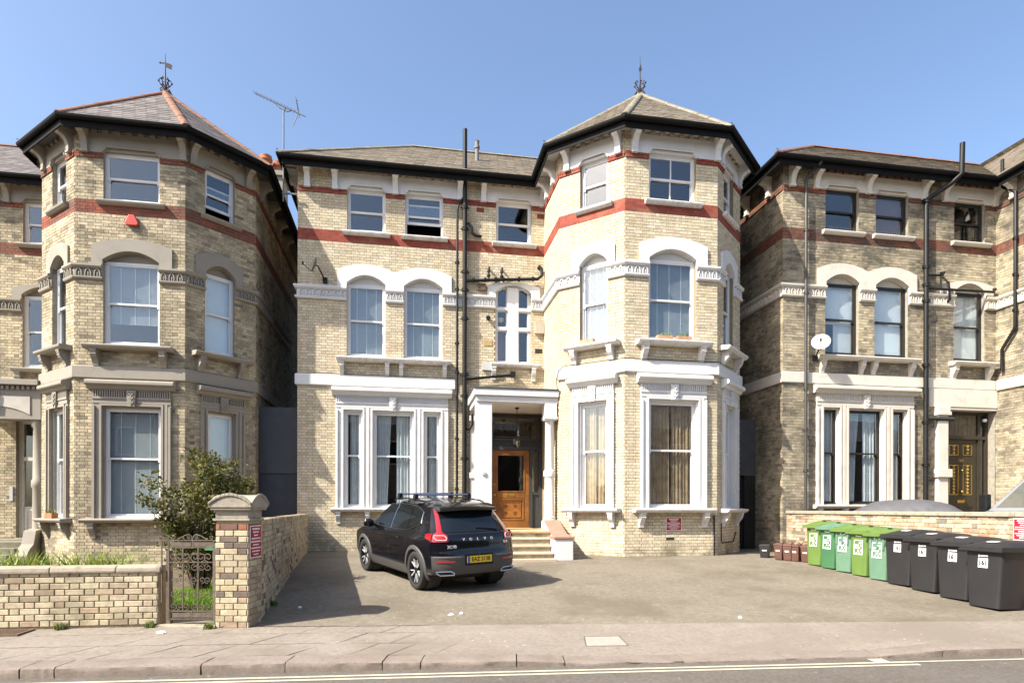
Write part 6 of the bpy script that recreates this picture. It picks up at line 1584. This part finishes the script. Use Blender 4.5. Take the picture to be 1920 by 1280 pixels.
for s_ in (-1, 1):
    yv = lambda z, o_=.006: s_ * (vw(z) + o_)
    for poly in ([(.98, 1.17), (1.36, 1.17), (1.36, 1.66), (1.32, 1.62)], [(1.42, 1.17), (2.25, 1.17), (2.25, 1.82), (1.62, 1.80), (1.42, 1.70)], [(2.4, 1.17), (3.9, 1.17), (3.9, 1.82), (2.4, 1.82)]):
        w = MB(); w.add([(x, yv(z), z) for x, z in poly], [tuple(range(len(poly)))]); w.build('side_window', VGLASS, vn)
    w = MB(); w.tube([(.90, yv(1.16, .01), 1.14), (1.6, yv(1.16, .01), 1.13), (2.3, yv(1.16, .01), 1.13)], .02, 5); w.build('window_trim', M_BLACK, vn)
    mm = MB(); mm.prism_z([(-.03, -.11), (.10, -.11), (.12, .10), (.0, .10)], 0, .36); o_ = mm.build('wing_mirror', M_BLACK, vn, bevel=.03); o_.location = (.82, s_ * 1.06, 1.13)
    mm = MB(); mm.prism_u(Frame((.62, 0), (1, 0)), [(-.03, 1.09), (.03, 1.09), (.03, 1.16), (-.03, 1.16)], 0, .34); o_ = mm.build('mirror_arm', M_BLACK, vn); o_.location = (0, s_ * .95, 0)
    for x in (.85, 3.55):
        t = MB(); t.lathe([(.2, -.1), (.31, -.1), (.33, -.07), (.33, .07), (.31, .1), (.2, .1)], (0, 0, 0), 28, axis='y'); o_ = t.build('wheel', TYRE, vn, smooth=True, angle=50); o_.location = (x, s_ * .80, .33)
    h = MB(); h.prism_o(Frame((0, 0), (1, 0)), [(.04, .72), (.35, .80), (.30, .95), (.06, .86)], -.02, .02); o_ = h.build('headlamp', M_PLASTIC, vn); o_.location = (0, s_ * .86, 0)
ws = MB(); ws.add([(.82, -.74, 1.20), (.82, .74, 1.20), (1.52, .70, 1.83), (1.52, -.70, 1.83)], [(0, 1, 2, 3)]); o_ = ws.build('windscreen', VGLASS, vn); o_.location = (-.012, 0, .012)
MB().box(-.012, .05, -.55, .55, .5, .68).build('grille', M_BLACK, vn)
# ------------------------------------------------------------------ window boxes and pots
WOODB = pm('pale_crate_wood', (.42, .24, .14), .8, .2, 12, 40, .2, .003, stain=(.25, .12, .07), sth=(.5, .7), ss=10)
LEAF = pm('planter_leaf', (.11, .17, .035), .6, .3, 25, bstr=0)
def window_box(h, F, u0, u1, off, z, label, mat, plants=True, hh=.12):
    p = F.p((u0 + u1) / 2, off, z); root = empty('planter_box', at_house(h, *p), HROT[h] + math.atan2(F.d.y, F.d.x), label, 'planter'); w = (u1 - u0) / 2
    b = MB(); b.ring(Frame((0, 0), (1, 0)), -w, w, 0, hh, .012, -.075, .075); 
    b = MB(); b.box(-w, w, -.07, -.056, 0, hh); b.box(-w, w, .056, .07, 0, hh); b.box(-w, -w + .014, -.056, .056, 0, hh); b.box(w - .014, w, -.056, .056, 0, hh); b.box(-w + .014, w - .014, -.056, .056, 0, hh * .8); b.build('box', mat, root)
    if plants:
        g = MB(); r_ = random.Random(int(u0 * 100))
        for _ in range(70):
            x, y = r_.uniform(-w * .85, w * .85), r_.uniform(-.045, .045); l = r_.uniform(.06, .16); a = r_.uniform(0, 6.3); t = r_.uniform(.01, .05); c_, s_ = math.cos(a) * .008, math.sin(a) * .008
            g.add([(x - c_, y - s_, hh * .8), (x + c_, y + s_, hh * .8), (x + c_ * .6 + t * math.cos(a + 1), y + s_ * .6 + t * math.sin(a + 1), hh * .8 + l * .6), (x + 1.7 * t * math.cos(a + 1), y + 1.7 * t * math.sin(a + 1), hh * .8 + l)], [(0, 1, 2, 3)])
        tag(g.build('foliage', LEAF, root, recalc=False), kind='stuff')
window_box(1, FB, .78, 1.17, .10, 5.24, 'wooden planter box with shoots in the middle of the bay window ledge', WOODB)
window_box(1, FB, 1.28, 1.66, .10, 5.24, 'wooden planter box with shoots at the window edge beside its twin', WOODB)
window_box(1, FR['L'], .66, 1.04, .10, 5.24, 'empty wooden planter box on the angled bay window ledge', WOODB, False)
window_box(0, FR['L'], .72, 1.12, .13, 1.16, 'terracotta trough of low green shoots on a taupe window ledge', M_TERRA, True, .13)
# ------------------------------------------------------------------ shrub, bedding plants, lawn
def leaf_mat(name, c1, c2, c3):
    t = NT(name); a = t.node('ShaderNodeAttribute', _attribute_name='bc').outputs[2]
    c = t.mix(t.ramp(a, 0, .7), c1, c2); c = t.mix(t.ramp(a, .90, .99), c, c3)
    p = t.bsdf(c, .5, 0, .35, None); tl = t.node('ShaderNodeBsdfTranslucent'); t.l.new(c, tl.inputs[0])
    mx = t.node('ShaderNodeMixShader', i1=p.outputs[0], i2=tl.outputs[0]); mx.inputs[0].default_value = .28; t.l.new(mx.outputs[0], t.out.inputs[0]); MATS[name] = t.m
    return t.m
def leaves(name, pts, size, mat, parent, rg, aspect=.55):
    m = MB(); col = []
    for p in pts:
        d = Vector((rg.gauss(0, 1), rg.gauss(0, 1), rg.gauss(.25, .8))).normalized(); s = d.cross(Vector((rg.gauss(0, 1), rg.gauss(0, 1), rg.gauss(0, 1)))).normalized(); nn = d.cross(s); L = size * rg.uniform(.6, 1.25); w = L * aspect / 2; p = Vector(p)
        m.add([p, p + d * L * .45 + s * w + nn * .12 * L, p + d * L, p + d * L * .45 - s * w + nn * .12 * L], [(0, 1, 2), (0, 2, 3)]); v = rg.random(); col += [v] * 4
    o = m.build(name, mat, parent, recalc=False); at = o.data.attributes.new('bc', 'FLOAT_COLOR', 'POINT'); at.data.foreach_set('color', [x for v in col for x in (v, v, v, 1)])
    return o
SHL = leaf_mat('shrub_leaf', (.045, .055, .012), (.13, .130, .028), (.20, .10, .025)); BARK = pm('bark', (.10, .075, .05), .9, .3, 20, 60, .5, .01)
sh = empty('garden_shrub', (-5.28, 10.3, -.30), 0, 'bushy evergreen shrub with bronze tips behind the iron gate', 'shrub'); rg = random.Random(21)
tips = []; m = MB()
for k in range(60):
    a = rg.uniform(0, 6.283); hgt = rg.uniform(.55, 2.45); rad = cr([(.5, .22), (.9, .34), (1.3, .62), (1.8, .88), (2.1, .62), (2.45, .28)], hgt) * rg.uniform(.35, 1.05)
    if hgt > 1.5: rad = max(rad, .25)
    e = Vector((rad * math.cos(a) * 1.12 + (.1 if hgt > 1.6 else 0), rad * math.sin(a) * .8, hgt)); b0_ = Vector((.10 * math.cos(a), .10 * math.sin(a), 0)); mid_ = b0_.lerp(e, .55) + Vector((-.10 * math.cos(a), -.10 * math.sin(a), .12))
    m.tube([b0_, mid_, e], [.018, .012, .004], 5); tips.append((mid_, e))
m.build('stems', BARK, sh)
pts = []
for mid_, e in tips:
    for _ in range(5):
        c0 = mid_.lerp(e, rg.uniform(.25, 1.05)) + Vector((rg.gauss(0, .09), rg.gauss(0, .09), rg.gauss(0, .08)))
        for _ in range(34): pts.append(c0 + Vector((rg.gauss(0, .065), rg.gauss(0, .065), rg.gauss(0, .055))))
tag(leaves('crown', pts, .075, SHL, sh, rg), kind='stuff')
GRS = leaf_mat('strap_leaf', (.13, .18, .02), (.24, .29, .045), (.34, .32, .09))
def blades(name, spots, hmin, hmax, wd, mat, parent, rg, lean=.5):
    m = MB(); col = []
    for x, y, z in spots:
        a = rg.uniform(0, 6.283); L = rg.uniform(hmin, hmax); ln_ = lean * rg.uniform(.2, 1.2) * L; c_, s_ = math.cos(a), math.sin(a); wx, wy = -s_ * wd, c_ * wd
        m.add([(x - wx, y - wy, z), (x + wx, y + wy, z), (x + wx * .8 + c_ * ln_ * .35, y + wy * .8 + s_ * ln_ * .35, z + L * .65), (x - wx * .8 + c_ * ln_ * .35, y - wy * .8 + s_ * ln_ * .35, z + L * .65), (x + c_ * ln_, y + s_ * ln_, z + L * .88)], [(0, 1, 2, 3), (3, 2, 4)]); v = rg.random(); col += [v] * 5
    o = m.build(name, mat, parent, recalc=False); at = o.data.attributes.new('bc', 'FLOAT_COLOR', 'POINT'); at.data.foreach_set('color', [x for v in col for x in (v, v, v, 1)])
    return o
for i in range(11):
    x = -7.9 + i * .265 + rg.uniform(-.05, .05); c_ = empty('strap_leaf_plant', (x, 8.15 + .15 * (x + 4.5) + .15 + rg.uniform(-.06, .1), -.31), 0, 'clump of arching strap leaves behind the low garden wall', 'plant', 'strap leaved plants behind the low wall')
    tag(blades('foliage', [(rg.gauss(0, .09), rg.gauss(0, .07), 0) for _ in range(110)], .70, 1.08, .012, GRS, c_, rg, .55), kind='stuff')
LWN = leaf_mat('lawn_blade', (.09, .17, .012), (.16, .27, .02), (.22, .28, .05))
sp = []
while len(sp) < 9000:
    x, y = rg.uniform(-5.6, -3.85), rg.uniform(8.55, 11.2)
    if x < xb(y) - .25: sp.append((x, y, -.335 + min(.06, .03 * max(0, y - back(x)))))
tag(tag(blades('lawn_grass', sp, .05, .13, .005, LWN, None, rg, .5), 'bright green lawn seen through the iron gate', 'grass'), kind='stuff')
WEED = leaf_mat('weed_leaf', (.08, .13, .02), (.15, .20, .04), (.25, .22, .06)); k = 0
for x, y, lb in ((-4.52, 7.60, 'small weed tuft at the end of the low garden wall'), (-3.74, 7.52, 'small weed tuft at the foot of the gate pillar'), (-5.55, 7.46, 'weed tuft in the pavement edge under the low wall'), (-3.50, 8.9, 'weed tuft at the shaded foot of the boundary wall')):
    z = footz(x, y) if y < back(x) else yardz(x, y); o_ = blades('weed', [(rg.gauss(0, .03), rg.gauss(0, .025), 0) for _ in range(60)], .04, .12, .006, WEED, None, rg, .8); o_.location = (x, y, z - .003); tag(o_, lb, 'weed')
# ------------------------------------------------------------------ far side of the street (stands behind the viewpoint, seen in the window and paint reflections)
M_OB = brick_mat('opposite_brick', (.08, .06, .05), .5, .8)
M_OW = pm('opposite_wall', (.20, .135, .085), .9, .25, 3, 30, .3, .01); M_OR = pm('opposite_roof', (.09, .085, .085), .8, .25, 5)
tag(MB().add([(-120, -40, ROADZ + .11), (120, -40, ROADZ + .11), (120, -7.5, ROADZ + .11), (-120, -7.5, ROADZ + .11), (-120, -7.5, ROADZ), (120, -7.5, ROADZ)], [(0, 1, 2, 3), (3, 2, 5, 4)]).build('far_footpath', M_FOOT), kind='structure')
def opposite_house():
    H = empty('terraced_house'); m = MB(); m.box(-4.5, 4.5, -9, 0, -.4, 8.2); m.build('wall', M_OW, H)
    m = MB(); m.prism_u(Frame((-4.5, -9), (1, 0)), [(-9.35, 8.2), (.35, 8.2), (-4.5, 11.2)], 0, 9); m.build('roof', M_OR, H)
    m = MB(); m.box(-4.3, -3.0, -5.2, -4.2, 10.5, 12.6); m.build('chimney', M_OW, H)
    for x in (-2.8, 0, 2.8):
        for z in (1.0, 4.9):
            if x == 2.8 and z < 2: continue
            f = MB(); f.ring(Frame((0, .0), (-1, 0)), -x - .6, -x + .6, z, z + 2, .1, -.02, .08); w = f.build('window', WHITE, H); MB().box(x - .5, x + .5, -.0, .02, z + .1, z + 1.9).build('pane', CGLASS, w)
    MB().box(2.3, 3.3, 0, .06, -.3, 2.1).build('door', M_HO, H)
    return H
oh = opposite_house(); NM = ['brown brick terraced house across the road, by the left tree', 'brown brick terraced house across the road, between two bare trees', 'brown brick terraced house across the road, by the right tree', 'end brown brick terraced house across the road, past the right tree', 'end brown brick terraced house across the road, past the left tree'] + ['brown brick terraced house across the road, %s past the end tree' % w for w in ('first', 'second', 'third', 'fourth')]
for i, x in enumerate((-10, -.9, 8.2, 17.3, -19.1, 26.4, 35.5, 44.6, 53.7)):
    o_ = oh if i == 0 else copy_tree(oh); o_.location = (x, -17.5, -.1); tag(o_, NM[i], 'house', 'terraced houses across the road')
def bare_tree(x, y, hgt, seed, label):
    rg = random.Random(seed); T_ = empty('bare_tree', (x, y, -.4), 0, label, 'tree', 'bare street trees across the road'); tr = MB(); cw = MB()
    def grow(p, d, L, r, lev, tgt):
        q = p + d * L; mid = p.lerp(q, .5) + Vector((rg.gauss(0, .04), rg.gauss(0, .04), 0)) * L
        (tr if lev == 0 else cw).tube([p, mid, q], [r, r * .85, r * .68], 7 if lev < 2 else 4, cap=False)
        if lev >= 5: return
        for k in range(3 if lev < 4 else 4):
            a = rg.uniform(0, 6.283); dd = (d + Vector((math.cos(a), math.sin(a), rg.uniform(-.1, .45))) * rg.uniform(.45, .8)).normalized(); grow(q if k else p.lerp(q, .8), dd, L * rg.uniform(.62, .82), r * .6, lev + 1, tgt)
    grow(Vector((0, 0, 0)), Vector((0, 0, 1)), hgt * .30, .24, 0, None)
    tr.build('trunk', BARK, T_, smooth=True, recalc=False); cw.build('crown', BARK, T_, smooth=True, recalc=False)
bare_tree(-6.2, -9.5, 10, 5, 'bare street tree across the road, left of the pair'); bare_tree(4.8, -9.8, 11, 9, 'bare street tree across the road, right of the pair'); bare_tree(14.0, -9.0, 11, 12, 'bare street tree across the road, third along'); bare_tree(24.5, -9.5, 10.5, 15, 'bare street tree across the road, furthest along')
